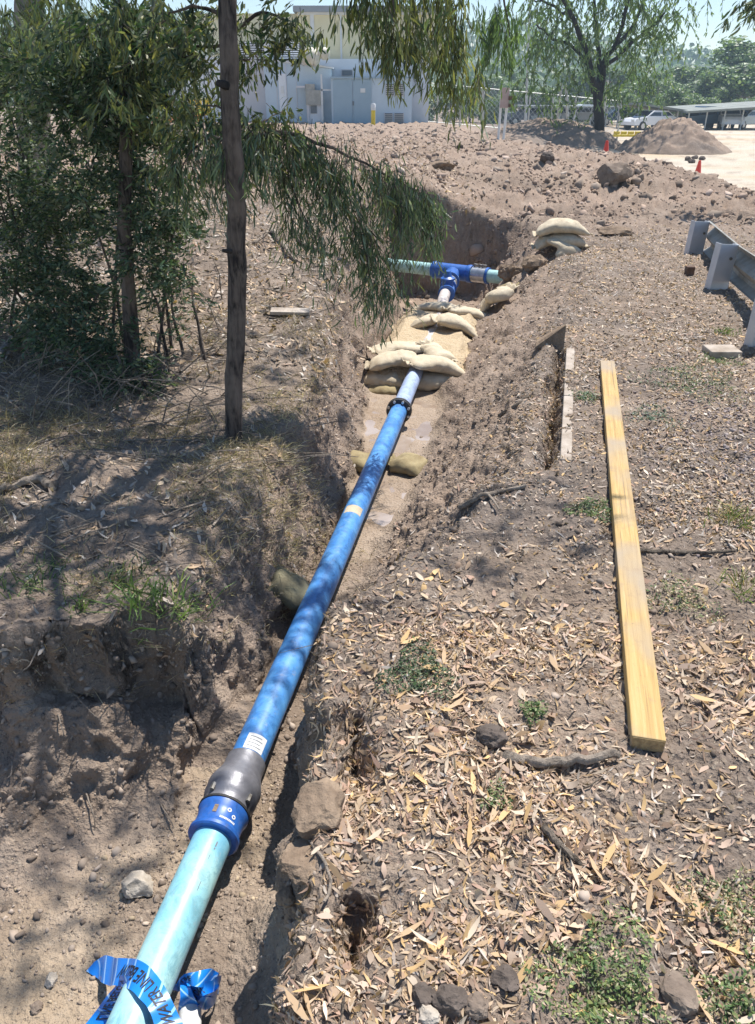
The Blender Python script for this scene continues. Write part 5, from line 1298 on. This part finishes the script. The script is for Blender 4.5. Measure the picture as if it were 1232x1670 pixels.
def car(label, x, y, rz, paint, kind='suv', group='cars parked under the carports'):
    g = gz(x, y); root = empty('parked_car', (x, y, g), rz, label, 'car', group)
    # side profile (length along x, height) and cabin
    if kind == 'ute': body = [(-2.5, .45), (-2.5, 1.0), (-.9, 1.02), (-.88, 1.1), (1.0, 1.12), (2.2, 1.0), (2.45, .8), (2.5, .45)]; cab = [(-.9, 1.05), (-.7, 1.72), (.45, 1.76), (1.15, 1.1)]
    elif kind == 'sedan': body = [(-2.3, .4), (-2.3, .85), (-2.2, .98), (1.0, .98), (2.1, .85), (2.3, .65), (2.3, .4)]; cab = [(-1.9, .98), (-1.2, 1.42), (.2, 1.45), (1.05, .98)]
    else: body = [(-2.3, .45), (-2.35, 1.05), (1.0, 1.1), (2.1, 1.0), (2.3, .8), (2.3, .45)]; cab = [(-2.28, 1.05), (-2.0, 1.7), (.3, 1.74), (1.1, 1.09)]
    def ext(p, w0, w1, ztop):
        n = len(p); vs = [];
        for s in (-1, 1):
            for (a, z) in p: w = w0+(w1-w0)*min(1, max(0, (z-p[0][1])/max(.01, ztop-p[0][1]))); vs.append((a, s*w, z))
        fs = [tuple(range(n))[::-1], tuple(range(n, 2*n))] + [(i, (i+1) % n, n+(i+1) % n, n+i) for i in range(n)]
        return vs, fs
    v, f = ext(body, .90, .86, 1.1); bo = MB().add(v, f).build('body', M[paint], root)
    v, f = ext(cab, .84, .66, 1.75); MB().add(v, f).build('cabin', M[paint], root)
    z0, z1 = cab[0][1]+.07, cab[1][1]-.1
    for s in (-1, 1):     # side windows, front and rear, as slightly proud panes
        def wy(z): return s*(.84+(.66-.84)*(z-cab[0][1])/(1.75-cab[0][1])+.008)
        def xa(z, i, j): t = (z-cab[i][1])/(cab[j][1]-cab[i][1]); return cab[i][0]+(cab[j][0]-cab[i][0])*t
        xm = (cab[1][0]+cab[2][0])/2
        for (l0, l1, r0_, r1_) in ((xa(z0, 0, 1)+.12, xa(z1, 0, 1)+.12, xm-.05, xm-.05), (xm+.05, xm+.05, xa(z0, 3, 2)-.1, xa(z1, 3, 2)-.1)):
            MB().add([(l0, wy(z0), z0), (r0_, wy(z0), z0), (r1_, wy(z1), z1), (l1, wy(z1), z1)], [(0, 1, 2, 3)]).build('side_window', M['carglass'], root)
    for (i, j, nm, e) in ((3, 2, 'windscreen', .012), (0, 1, 'rear_window', -.012)):
        t0, t1_ = .12, .88; A0 = (cab[i][0]+(cab[j][0]-cab[i][0])*t0+e, cab[i][1]+(cab[j][1]-cab[i][1])*t0); B0 = (cab[i][0]+(cab[j][0]-cab[i][0])*t1_+e, cab[i][1]+(cab[j][1]-cab[i][1])*t1_)
        MB().add([(A0[0], -.74, A0[1]+.01), (A0[0], .74, A0[1]+.01), (B0[0], .6, B0[1]+.01), (B0[0], -.6, B0[1]+.01)], [(0, 1, 2, 3)]).build(nm, M['carglass'], root)
    for a in (-1.45, 1.45):
        for s in (-1, 1):
            w = MB().lathe((a, s*.76, .34), (0, s, 0), [(0, .34), (.18, .34), (.2, .31), (.2, .2)], 20).build('wheel', M['tyre'], root)
            MB().lathe((a, s*.965, .34), (0, s, 0), [(0, .2), (.01, .2), (.012, .05)], 14).build('rim', M['steel'], w)
    for s in (-1, 1): MB().box((body[-1][0]-.06, s*.62-.16, .68), (body[-1][0]+.02, s*.62+.16, .82)).build('headlight', M['lamp'], root)
    return root
def carpx(u, v, Y): p = PY(u, v, Y); return p.x, Y
cars = [('silver white car with dark windscreen, leftmost under the sloping carport', 1058, 68, 205, 'carwhite', 'sedan'),
        ('dark blue car parked right of the dirt heap', 1143, 70, 200, 'carblue', 'suv'),
        ('white utility parked beside the dark blue car', 1184, 70, 260, 'carwhite', 'ute'),
        ('pale silver car at the right end of the row', 1212, 71, 215, 'carsilver', 'sedan'),
        ('dark grey car under the distant carport, leftmost there', 862, 80, 180, 'cargrey', 'suv'),
        ('silver car under the distant carport beside the dark grey one', 900, 80, 190, 'carsilver', 'sedan'),
        ('white car under the distant carport left of the dark trunk', 948, 80, 185, 'carwhite', 'suv'),
        ('dark blue car just right of the dark trunk', 1000, 80, 200, 'carblue', 'sedan')]
for lab, u, Y, a, pnt, kd in cars:
    x, y = carpx(u, 205, Y+2.5); car(lab, x, y, R(a), pnt, kd)

# ------------------------------------------------------------------ far trees, forest and hills
def leafcloud(n, size, cols, shapes, var=.25):
    """short fat leaf clumps scattered in ellipsoid shells"""
    sh = np.array(shapes); k = rng.integers(0, len(sh), n); g = rng.normal(0, 1, (n, 3)); g /= np.linalg.norm(g, axis=1, keepdims=True)
    r = rng.random(n)**.45; p = sh[k, :3] + g*r[:, None]*sh[k, 3:6]
    t, s, w = frames(n, g+np.array([0, 0, .4]), .6); L = rng.uniform(.6, 1.3, n)*size; W = L*rng.uniform(.45, .8, n)
    return leaf_arrays(p, t, s, w, L, W, rng.normal(0, .1, n)), np.repeat(pick(cols, n, var), 8, 0)
FARG = [(.14, .21, .09), (.17, .24, .11), (.12, .18, .08), (.20, .27, .13)]
variants = []
for k in range(5):
    h = (9, 11, 8, 12, 10)[k]; shapes = []
    for j in range(13):
        a = random.random()*6.28; rr_ = random.uniform(.6, 2.6); zc = random.uniform(.38, .88)*h
        q = random.uniform(1.0, 1.9); shapes.append((math.cos(a)*rr_, math.sin(a)*rr_, zc, q, q, q*.7))
    V, C = leafcloud(2300, .42, FARG, shapes); me = mesh_np('crown', V, leaf_faces(2300), M['foliage'], colr=C, link=False)
    tm_ = MB(); tm_.tube([(0, 0, -.5), (.1, 0, h*.35), (.3, .1, h*.75)], [.24, .18, .07], 8)
    for j in range(4): s_ = shapes[j]; tm_.tube([(.1, 0, h*.35), (s_[0]*.6, s_[1]*.6, s_[2]*.8), s_[:3]], [.13, .09, .04], 6)
    tme = tm_.build('trunk', M['bark_grey'], None, False, link=False); variants.append((me, tme, h))
kinds = ['bushy far tree', 'rounded far tree', 'low spreading far tree', 'tall far tree', 'loose open crowned far tree']
ONES = ['', 'first', 'second', 'third', 'fourth', 'fifth', 'sixth', 'seventh', 'eighth', 'ninth', 'tenth', 'eleventh', 'twelfth', 'thirteenth', 'fourteenth', 'fifteenth', 'sixteenth', 'seventeenth', 'eighteenth', 'nineteenth']
def ordinal(n):
    if n < 20: return ONES[n]
    t, r = divmod(n, 10); return {2: 'twent', 3: 'thirt', 4: 'fort'}[t] + ('ieth' if r == 0 else 'y ' + ONES[r])
spots = []
for i in range(30): spots.append((random.uniform(1010, 1290), random.uniform(95, 135)))
for i in range(12): spots.append((random.uniform(775, 1010), random.uniform(120, 150)))
spots.sort()
for i, (u, Y) in enumerate(spots):
    me, tme, h = variants[i % 5]; p = PY(u, 150, Y); sc = random.uniform(.42, .66)*(1.3 if u > 1190 else 1)
    where = 'left of the dark tree' if u < 960 else ('behind the dirt heap' if u < 1130 else 'above the right carport')
    root = empty('far_tree', (p.x, Y, -1.2), random.uniform(0, 6.28), kinds[i % 5] + ' ' + where + ', ' + ordinal(i+1) + ' from the left end', 'tree', 'far tree line'); root.scale = (sc*1.6, sc*1.6, sc)
    for nm, m_ in (('crown', me), ('trunk', tme)):
        o = bpy.data.objects.new(nm, m_); col.objects.link(o); o.parent = root
        if nm == 'crown': o['kind'] = 'stuff'
bk = 0
for (u0, u1, nb_, Yq, lab) in ((684, 1030, 13, 88, 'low green bush behind the fence and left carport'), (1030, 1250, 9, 84, 'low green bush added as a dark backing behind the right carports')):  # second row is added to darken the space under the carports
    for i in range(nb_):
        u = u0+(u1-u0)*(i+random.random()*.6)/nb_; p = PY(u, 150, Yq+random.uniform(-3, 3)); me, tme, h = variants[(bk*3) % 5]; bk += 1
        root = empty('far_bush', (p.x, p.y, -1.5-.9), random.uniform(0, 6.28), lab + ', ' + ordinal(i+1) + ' from the left', 'bush', 'low bushes behind the yard'); sc = random.uniform(.36, .50); root.scale = (sc*1.3, sc*1.3, sc)
        for nm, m_ in (('crown', me), ('trunk', tme)):
            o = bpy.data.objects.new(nm, m_); col.objects.link(o); o.parent = root
            if nm == 'crown': o['kind'] = 'stuff'
# the wooded ridge
n = 160; hx = np.linspace(-420, 520, n); hy = np.linspace(190, 520, 40); HX, HY = np.meshgrid(hx, hy)
ridge = (22 + 9*fbm(hx*.006, 0*hx, 0*hx, 5, 3))[None]*np.exp(-((HY-400)/120)**2)
fallx = np.interp(hx, [-420, 60, 100, 160, 320, 520], [1.2, 1.15, .85, .5, .42, .4])[None]
HZ = ridge*fallx - 1.4
fm = simple('wooded_hill', (.09, .12, .06), (.05, .075, .04), .06, .95, 0, 0)
tag(mesh_np('hills', np.stack([HX, HY, HZ], -1).reshape(-1, 3), np.stack([np.arange(n*40).reshape(40, n)[:-1, :-1], np.arange(n*40).reshape(40, n)[:-1, 1:], np.arange(n*40).reshape(40, n)[1:, 1:], np.arange(n*40).reshape(40, n)[1:, :-1]], -1).reshape(-1, 4), fm, smooth=True), kind='structure')
N = 34000; k1 = rng.integers(0, 39, N); k2 = rng.integers(0, n-1, N)
m_ = (np.abs(HX[k1, k2]/HY[k1, k2]) < .75); k1, k2 = k1[m_], k2[m_]; N = len(k1)
clx = HX[k1, k2]+rng.uniform(-4, 4, N); cly = HY[k1, k2]+rng.uniform(-5, 5, N)
bx2 = fbm(clx*.12, cly*.12, 0*clx, 77, 2); clz = HZ[k1, k2] + 2 + 4.5*np.clip(bx2+.4, 0, 1.2)*rng.random(N)**.5 + rng.random(N)*1.5
p = np.stack([clx, cly, clz], 1); t, s, w = frames(N, np.tile([0, -.5, .8], (N, 1)), .6)
L = rng.uniform(1.2, 2.6, N)
tag(mesh_np('far_forest', leaf_arrays(p, t, s, w, L, L*.7, rng.normal(0, .1, N)), leaf_faces(N), M['foliage'], colr=np.repeat(pick(FARG, N, .25), 8, 0)), kind='stuff')

# ------------------------------------------------------------------ ground cover
bank = (1-ss(.02, .35, tm)); yardoff = 1-isyard
patchy = np.clip(.30+2.1*fbm(XX*1.6, YY*1.6, 0*XX, 201, 3), 0, 1); patch2 = np.clip(.2+2*fbm(XX*2.6+5, YY*2.6, 0*XX, 205, 2), 0, 1)
rightb = (XX > np.interp(YY, TY, XR)).astype(float); leftb = 1-rightb
near = 1-ss(8.5, 11.5, YY); YP = np.maximum(YY, .3); lod = 1/(1+(YP/3.2)**1.7)
bare = 1-.9*np.exp(-((XX-1.05)/.25)**2-((YY-1.25)/.2)**2) 
SOILC = [(.30, .225, .165), (.22, .165, .12), (.36, .28, .21)]
TAN = [(.47, .33, .20), (.53, .40, .27), (.38, .26, .165), (.49, .36, .27), (.59, .48, .36), (.42, .31, .235), (.55, .37, .18), (.30, .205, .14), (.45, .30, .22)]
GREYL = [(.36, .30, .25), (.45, .39, .33), (.28, .23, .19), (.22, .17, .13), (.52, .46, .40)]
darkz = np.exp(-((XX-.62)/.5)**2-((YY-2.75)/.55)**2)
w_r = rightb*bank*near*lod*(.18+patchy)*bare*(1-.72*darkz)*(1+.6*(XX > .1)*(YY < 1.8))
tag(litter('dry_leaf_litter', 11000, w_r, (.018, .06), (.09, .19), TAN+GREYL, .28, grow=.05), kind='stuff')
tag(litter('small_bark_flakes', 32000, rightb*bank*near*lod*(.3+patch2)*(1+1.5*(YY > 2.6)), (.008, .026), (.22, .55), TAN+GREYL+SOILC, .35, grow=.10), kind='stuff')
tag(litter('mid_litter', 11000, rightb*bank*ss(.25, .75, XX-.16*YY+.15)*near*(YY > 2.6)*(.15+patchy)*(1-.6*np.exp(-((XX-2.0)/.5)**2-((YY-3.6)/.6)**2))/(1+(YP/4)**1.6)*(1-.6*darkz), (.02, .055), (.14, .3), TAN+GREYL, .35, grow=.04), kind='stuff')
tag(litter('near_litter', 10500, rightb*bank*(YY < 2.1)*lod*(.15+patchy)*bare, (.015, .055), (.10, .2), TAN, .3), kind='stuff')
tag(litter('bark_shreds', 1500, rightb*bank*(YY < 2.6)*lod*(.2+patchy), (.018, .05), (.28, .5), TAN+SOILC, .3), kind='stuff')
tag(litter('large_leaf_litter', 500, w_r*(YY < 2.2)*(patchy > .4), (.055, .085), (.10, .17), TAN, .22), kind='stuff')
w_l = leftb*bank*near*lod
tag(litter('left_bank_litter', 13000, w_l*(.25+patchy)*(1+2*(YY > 4.5)), (.02, .065), (.14, .3), GREYL+TAN[:3], .35, grow=.07), kind='stuff')
tag(litter('slope_litter', 2400, near*lod*(tm > .1)*(tm < .9)*(.1+patchy)*(YY > 2.2), (.012, .05), (.14, .4), TAN+GREYL, .3, grow=.05), kind='stuff')
tag(litter('leafy_slope_litter', 15000, leftb*bank*(YY > 4.6)*(1-ss(16, 22, YY)), (.035, .10), (.16, .35), GREYL+TAN+SOILC, .5, grow=.01), kind='stuff')
SOIL = [(.26, .205, .162), (.31, .25, .20), (.21, .165, .13), (.36, .295, .24)]
REDS = [(.38, .29, .23), (.34, .255, .20), (.42, .33, .27), (.31, .235, .185)]
tag(crumbs('soil_crumbs', 9000, near*lod*(.25+1.5*(tm > .05)*(tm < .92))*(1-.9*sandz)*(1-.8*wetz), (.003, .017), SOIL, .05), kind='stuff')
tag(crumbs('fine_soil_crumbs', 9000, (YY < 5)*lod*(tm > .03)*(1-.6*wetz)*(.2+patchy), (.0025, .008), SOIL, .03, 0), kind='stuff')
tag(crumbs('mulch_chips', 3500, rightb*np.exp(-((XX-2.0)/.55)**2-((YY-3.6)/.8)**2), (.004, .012), [(.24, .20, .19), (.30, .26, .25), (.18, .15, .14)], 0, 0), kind='stuff')
tag(crumbs('trench_floor_crumbs', 1100, (tm > .9)*(YY < 3.2)*(.2+patchy), (.003, .016), SOIL+[(.45, .36, .25)], 0), kind='stuff')
tag(crumbs('berm_crumbs', 14000, far*(1-ss(24, 32, YY))*yardoff*(1/(1+(YP/15)**2))*np.clip(fbm(XX*.9, YY*.9, 0*XX, 401, 3)+.15, .02, 1), (.012, .045), [(.30, .225, .17), (.36, .27, .21), (.24, .175, .13)], 0, 1), kind='stuff')
tag(crumbs('earth_clods', 12000, far*(1-ss(30, 40, YY))*yardoff*(1/(1+(YP/14)**2))*(.15+patchy), (.012, .085), REDS+SOIL, 0, 6), kind='stuff')

# grass blades
def blades(name, pts, nrm, n, Lr, W, cols, spread=.04, lean=.5, parent=None, mat='grass', kind='stuff'):
    pts = np.asarray(pts); k = rng.integers(0, len(pts), n); p = pts[k] + np.concatenate([rng.normal(0, spread, (n, 2)), np.zeros((n, 1))], 1)
    d = rng.normal(0, lean, (n, 3)); d[:, 2] = 1; d /= np.linalg.norm(d, axis=1, keepdims=True); L = rng.uniform(*Lr, n)
    side = np.cross(d, rng.normal(0, 1, (n, 3))); side /= np.linalg.norm(side, axis=1, keepdims=True)
    m1 = p+d*(L*.55)[:, None]; out = d.copy(); out[:, 2] *= .25; tip = m1+(out*.7)*(L*.55)[:, None]; W_ = W*rng.uniform(.6, 1.3, n)[:, None]
    V = np.stack([p-side*W_*.5, p+side*W_*.5, m1+side*W_*.4, m1-side*W_*.4, tip], 1).reshape(-1, 3)
    o5 = (np.arange(n)*5)[:, None, None]
    o = mesh_np(name, V, [(np.array([[2, 3, 4]])[None]+o5).reshape(-1, 3), (np.array([[0, 1, 2, 3]])[None]+o5).reshape(-1, 4)], M[mat], parent, colr=np.repeat(pick(cols, n, .2), 5, 0))
    return tag(o, kind=kind)
STRAW = [(.48, .39, .24), (.38, .30, .19), (.56, .48, .33), (.30, .24, .17)]
GRS = [(.16, .26, .08), (.22, .32, .10), (.12, .19, .06), (.31, .37, .14)]
p, nr = scatter(2600, w_l*np.clip(fbm(XX*2, YY*2, 0*XX, 301, 2)+.2, 0, 1)*(YY > 2.2)*(YY < 6)); blades('straw_grass', p, nr, 9000, (.04, .13), .0028, STRAW, .02, 1.3)
p, nr = scatter(900, leftb*(np.exp(-((XX+.50)/.28)**2-((YY-3.35)/.5)**2)+.9*np.exp(-((XX+2.0)/.4)**2-((YY-3.7)/.35)**2))); blades('straw_mat', p, nr, 4200, (.05, .13), .0028, [(.58, .49, .33), (.66, .58, .42), (.46, .38, .25), (.40, .32, .20)], .02, 2.4)
p, nr = scatter(300, near*(tm > .05)*(tm < .6)*leftb*(YY < 4)); blades('dry_roots', p, nr, 900, (.03, .12), .002, STRAW, .02, 1.6)
def gtuft(label, u, v, n, Lr, W, cols=GRS, spread=.05, lean=.5, name='grass_tuft', cat='grass', group=None):
    q = G(u, v); o = blades(name, [tuple(q-Vector((0, 0, .008)))], None, n, Lr, W, cols, spread, lean, kind=None); rebase(o, q); return tag(o, label, cat, group)
gtuft('tall green grass tuft on the edge of the left bank', 238, 985, 75, (.08, .24), .0062, spread=.05, lean=.6)
gtuft('small bright grass tuft left of the tall tuft', 130, 995, 34, (.05, .14), .0055, spread=.025)
gtuft('low spreading grass right of the tall tuft on the left bank', 290, 990, 80, (.08, .19), .005, spread=.05, lean=.9)
gtuft('thin grass blades hanging down the left bank face', 232, 1045, 16, (.05, .14), .004, spread=.02, lean=.9)
gtuft('blue green sparse grass along the back of the left bank', 60, 945, 160, (.05, .12), .0045, GREEN_BLUE+GRS, .065, .85)
gtuft('grass strip behind the tall tuft', 190, 945, 160, (.05, .13), .0045, GREEN_BLUE+GRS, .065, .85)
gtuft('straw coloured grass clump at the left edge beyond the bank mound', 20, 770, 160, (.08, .22), .004, STRAW, .09, .9)
gtuft('pale grass clump at the right edge beside the litter', 1195, 850, 130, (.06, .16), .004, GRS+STRAW, .05, .8)
gtuft('second pale grass clump at the right edge nearer the dark stick', 1215, 960, 90, (.05, .12), .004, GRS+STRAW, .045, .7)
gtuft('green grass by the guard rail foot', 1185, 545, 60, (.05, .12), .006, GRS, .05, .7)
def weeds(label, u, v, ru, n, cols, Lr=(.005, .013), group=None):
    """low creeping weed patch: many small leaves close to the ground"""
    n = int(n*3.2); q = G(u, v); r = ru*(q-Vector((0, 0, CAMZ))).length/F; a = rng.random(n)*6.28; rr_ = r*rng.random(n)**.6*(1+.35*np.sin(3*a+u))
    p = np.stack([q.x+np.cos(a)*rr_, q.y+np.sin(a)*rr_*1.1, 0*a], 1)
    for i in range(n): p[i, 2] = gz(p[i, 0], p[i, 1])+.004+.02*random.random()
    t, s, w = frames(n, np.tile([0, 0, 1.], (n, 1)), .5); L = rng.uniform(*Lr, n)*(1+.1*q.y)
    o = mesh_np('weed_patch', leaf_arrays(p, t, s, w, L, L*rng.uniform(.25, .5, n), rng.normal(.05, .1, n)), leaf_faces(n), M['grass'], colr=np.repeat(pick(cols, n, .25), 8, 0))
    tag(o, label, 'weeds', group); return rebase(o, q)
WD = [(.09, .155, .055), (.14, .21, .075), (.065, .115, .04), (.22, .27, .11), (.30, .29, .16)]
weeds('dark green creeping weeds on the top of the near right wall', 682, 1102, 55, 380, GREEN_DARK+WD[:1])
weeds('bright green weed patch against the left side of the yellow beam', 966, 832, 34, 260, WD)
weeds('small bright weed on the bare litter below the right slope', 868, 1163, 20, 90, WD)
weeds('yellowish creeping weeds at the bottom of the picture', 985, 1615, 85, 520, WD+[(.30, .34, .12)])
weeds('weeds at the lower right edge in the litter', 1200, 1490, 60, 240, WD+STRAW)
weeds('lowest right corner weed patch', 1200, 1640, 50, 200, WD)
weeds('wide green weed patch beyond the far end of the yellow beam', 1130, 625, 75, 420, WD+GREEN_BLUE)
weeds('low weeds around the concrete block by the guard rail', 1172, 590, 30, 140, WD)
weeds('weeds right of the yellow beam below the dark stick', 1110, 975, 50, 200, WD+STRAW)
weeds('thin weeds between the edging and the yellow beam', 955, 650, 22, 110, WD+GREEN_BLUE)
weeds('tiny weed sprig in the mid litter near the curved stick', 808, 1305, 22, 50, WD)
weeds('weeds on the slope crest behind the yellow beam head', 1060, 680, 40, 140, GREEN_BLUE)

# twigs and fallen sticks under the left thicket
mb = MB()
p, nr = scatter(420, leftb*bank*(YY > 2.4)*(YY < 8)*lod)
for i in range(len(p)):
    a = random.random()*6.28; L = random.uniform(.06, .32)*(1+.1*p[i][1]); z = random.uniform(-.05, .12)
    q = Vector(p[i])+Vector((0, 0, .008)); e = q+Vector((math.cos(a)*L, math.sin(a)*L*.6, z*L+.02)); m_ = q.lerp(e, .5)+Vector((random.gauss(0, .01), random.gauss(0, .01), .012))
    r = random.uniform(.0015, .006); mb.tube([q, m_, e], [r, r*.8, r*.4], 5, cap=False)
tag(mb.build('fallen_twigs', M['bark_dead']), kind='stuff')
mb = MB()
p, nr = scatter(260, w_r)
for i in range(len(p)):
    a = random.random()*6.28; L = random.uniform(.04, .16); q = Vector(p[i])+Vector((0, 0, .006)); e = q+Vector((math.cos(a)*L, math.sin(a)*L, .004)); r = random.uniform(.001, .003)
    mb.tube([q, q.lerp(e, .5)+Vector((random.gauss(0, .008), random.gauss(0, .008), .006)), e], [r, r*.8, r*.4], 5, cap=False)
tag(mb.build('litter_twigs', M['bark_stick']), kind='stuff')
# thick sprays of dead branches leaning under the thicket
mb = MB()
for i in range(190):
    u, v = random.uniform(0, 370), random.uniform(480, 700); q = G(u, v); a = random.uniform(.2, 2.9); L = random.uniform(.2, .6)
    e = q+Vector((math.cos(a)*L, random.gauss(0, .1), abs(math.sin(a))*L*.6)); r = random.uniform(.002, .006)
    mb.tube([q, q.lerp(e, .5)+Vector((random.gauss(0, .03), 0, .03)), e], [r, r*.8, r*.3], 5, cap=False)
tag(mb.build('dead_branch_tangle', M['bark_dead']), kind='stuff')
# roots out of the left bank face
gr_ = 'thin roots hanging from the left bank face'
RL = ['pale root hanging under the bulge of the left bank', 'forked looking root at the right side of the bank bulge', 'short root low at the left edge of the bank face', 'long pale root trailing down the sandy floor below the bulge', 'thin root on the trench floor below the bank corner', 'small root at the upper left of the bank face']
for k, (u, v, u2, v2) in enumerate(((95, 1165, 105, 1210), (120, 1130, 160, 1170), (20, 1240, 12, 1270), (140, 1290, 158, 1355), (262, 1310, 285, 1350), (60, 1060, 30, 1100))):
    a, b = G(u, v), G(u2, v2); m_ = a.lerp(b, .5)+Vector((.02, -.03, .01))
    stick(RL[k], [a, m_, b+Vector((0, -.01, .012))], .0028, 'bark_dead', 'root', 'root', gr_)

# the largest single leaves in the foreground, each an object
lm = []
for k in range(8):
    L = .05+.005*k; W = L*random.uniform(.14, .22); V = leaf_arrays(np.zeros((1, 3)), np.array([[1., 0, 0]]), np.array([[0, 1., 0]]), np.array([[0, 0, 1.]]), np.array([L]), np.array([W]), np.array([random.uniform(-.05, .2)]))
    me = mesh_np('dry_leaf', V, leaf_faces(1), M['dryleaf'], colr=np.repeat(pick([TAN[k % 7]], 1, .1), 8, 0), link=False); lm.append(me)
p, nr = scatter(240, w_r*(YY < 2.1)*(patchy > .3))
for i in range(len(p)):
    o = bpy.data.objects.new('dry_leaf', lm[i % 8]); col.objects.link(o); o.location = Vector(p[i])+Vector((0, 0, .012))
    q = Vector(nr[i]).to_track_quat('Z', 'Y').to_euler(); o.rotation_euler = (q.x+random.gauss(0, .2), q.y+random.gauss(0, .2), random.random()*6.28)
    tag(o, 'single long dry gum leaf lying loose in the near leaf litter right of the trench', 'leaf', 'single dry gum leaves in the near litter')

# ------------------------------------------------------------------ haze
def haze():
    lo, hi = (-450, -6, -3.0), (560, 540, 48)
    o = MB().box(lo, hi).build('haze'); tag(o, kind='stuff')
    m = bpy.data.materials.new('haze_air'); m.use_nodes = True; nt = m.node_tree; nt.nodes.clear()
    out = nt.nodes.new('ShaderNodeOutputMaterial'); pv = nt.nodes.new('ShaderNodeVolumePrincipled')
    pv.inputs['Color'].default_value = (.66, .84, 1, 1); pv.inputs['Density'].default_value = .0011
    nt.links.new(pv.outputs[0], out.inputs['Volume']); o.data.materials.append(m)
haze()
print('tris', sum(len(o.data.polygons) for o in bpy.data.objects if o.type == 'MESH'))
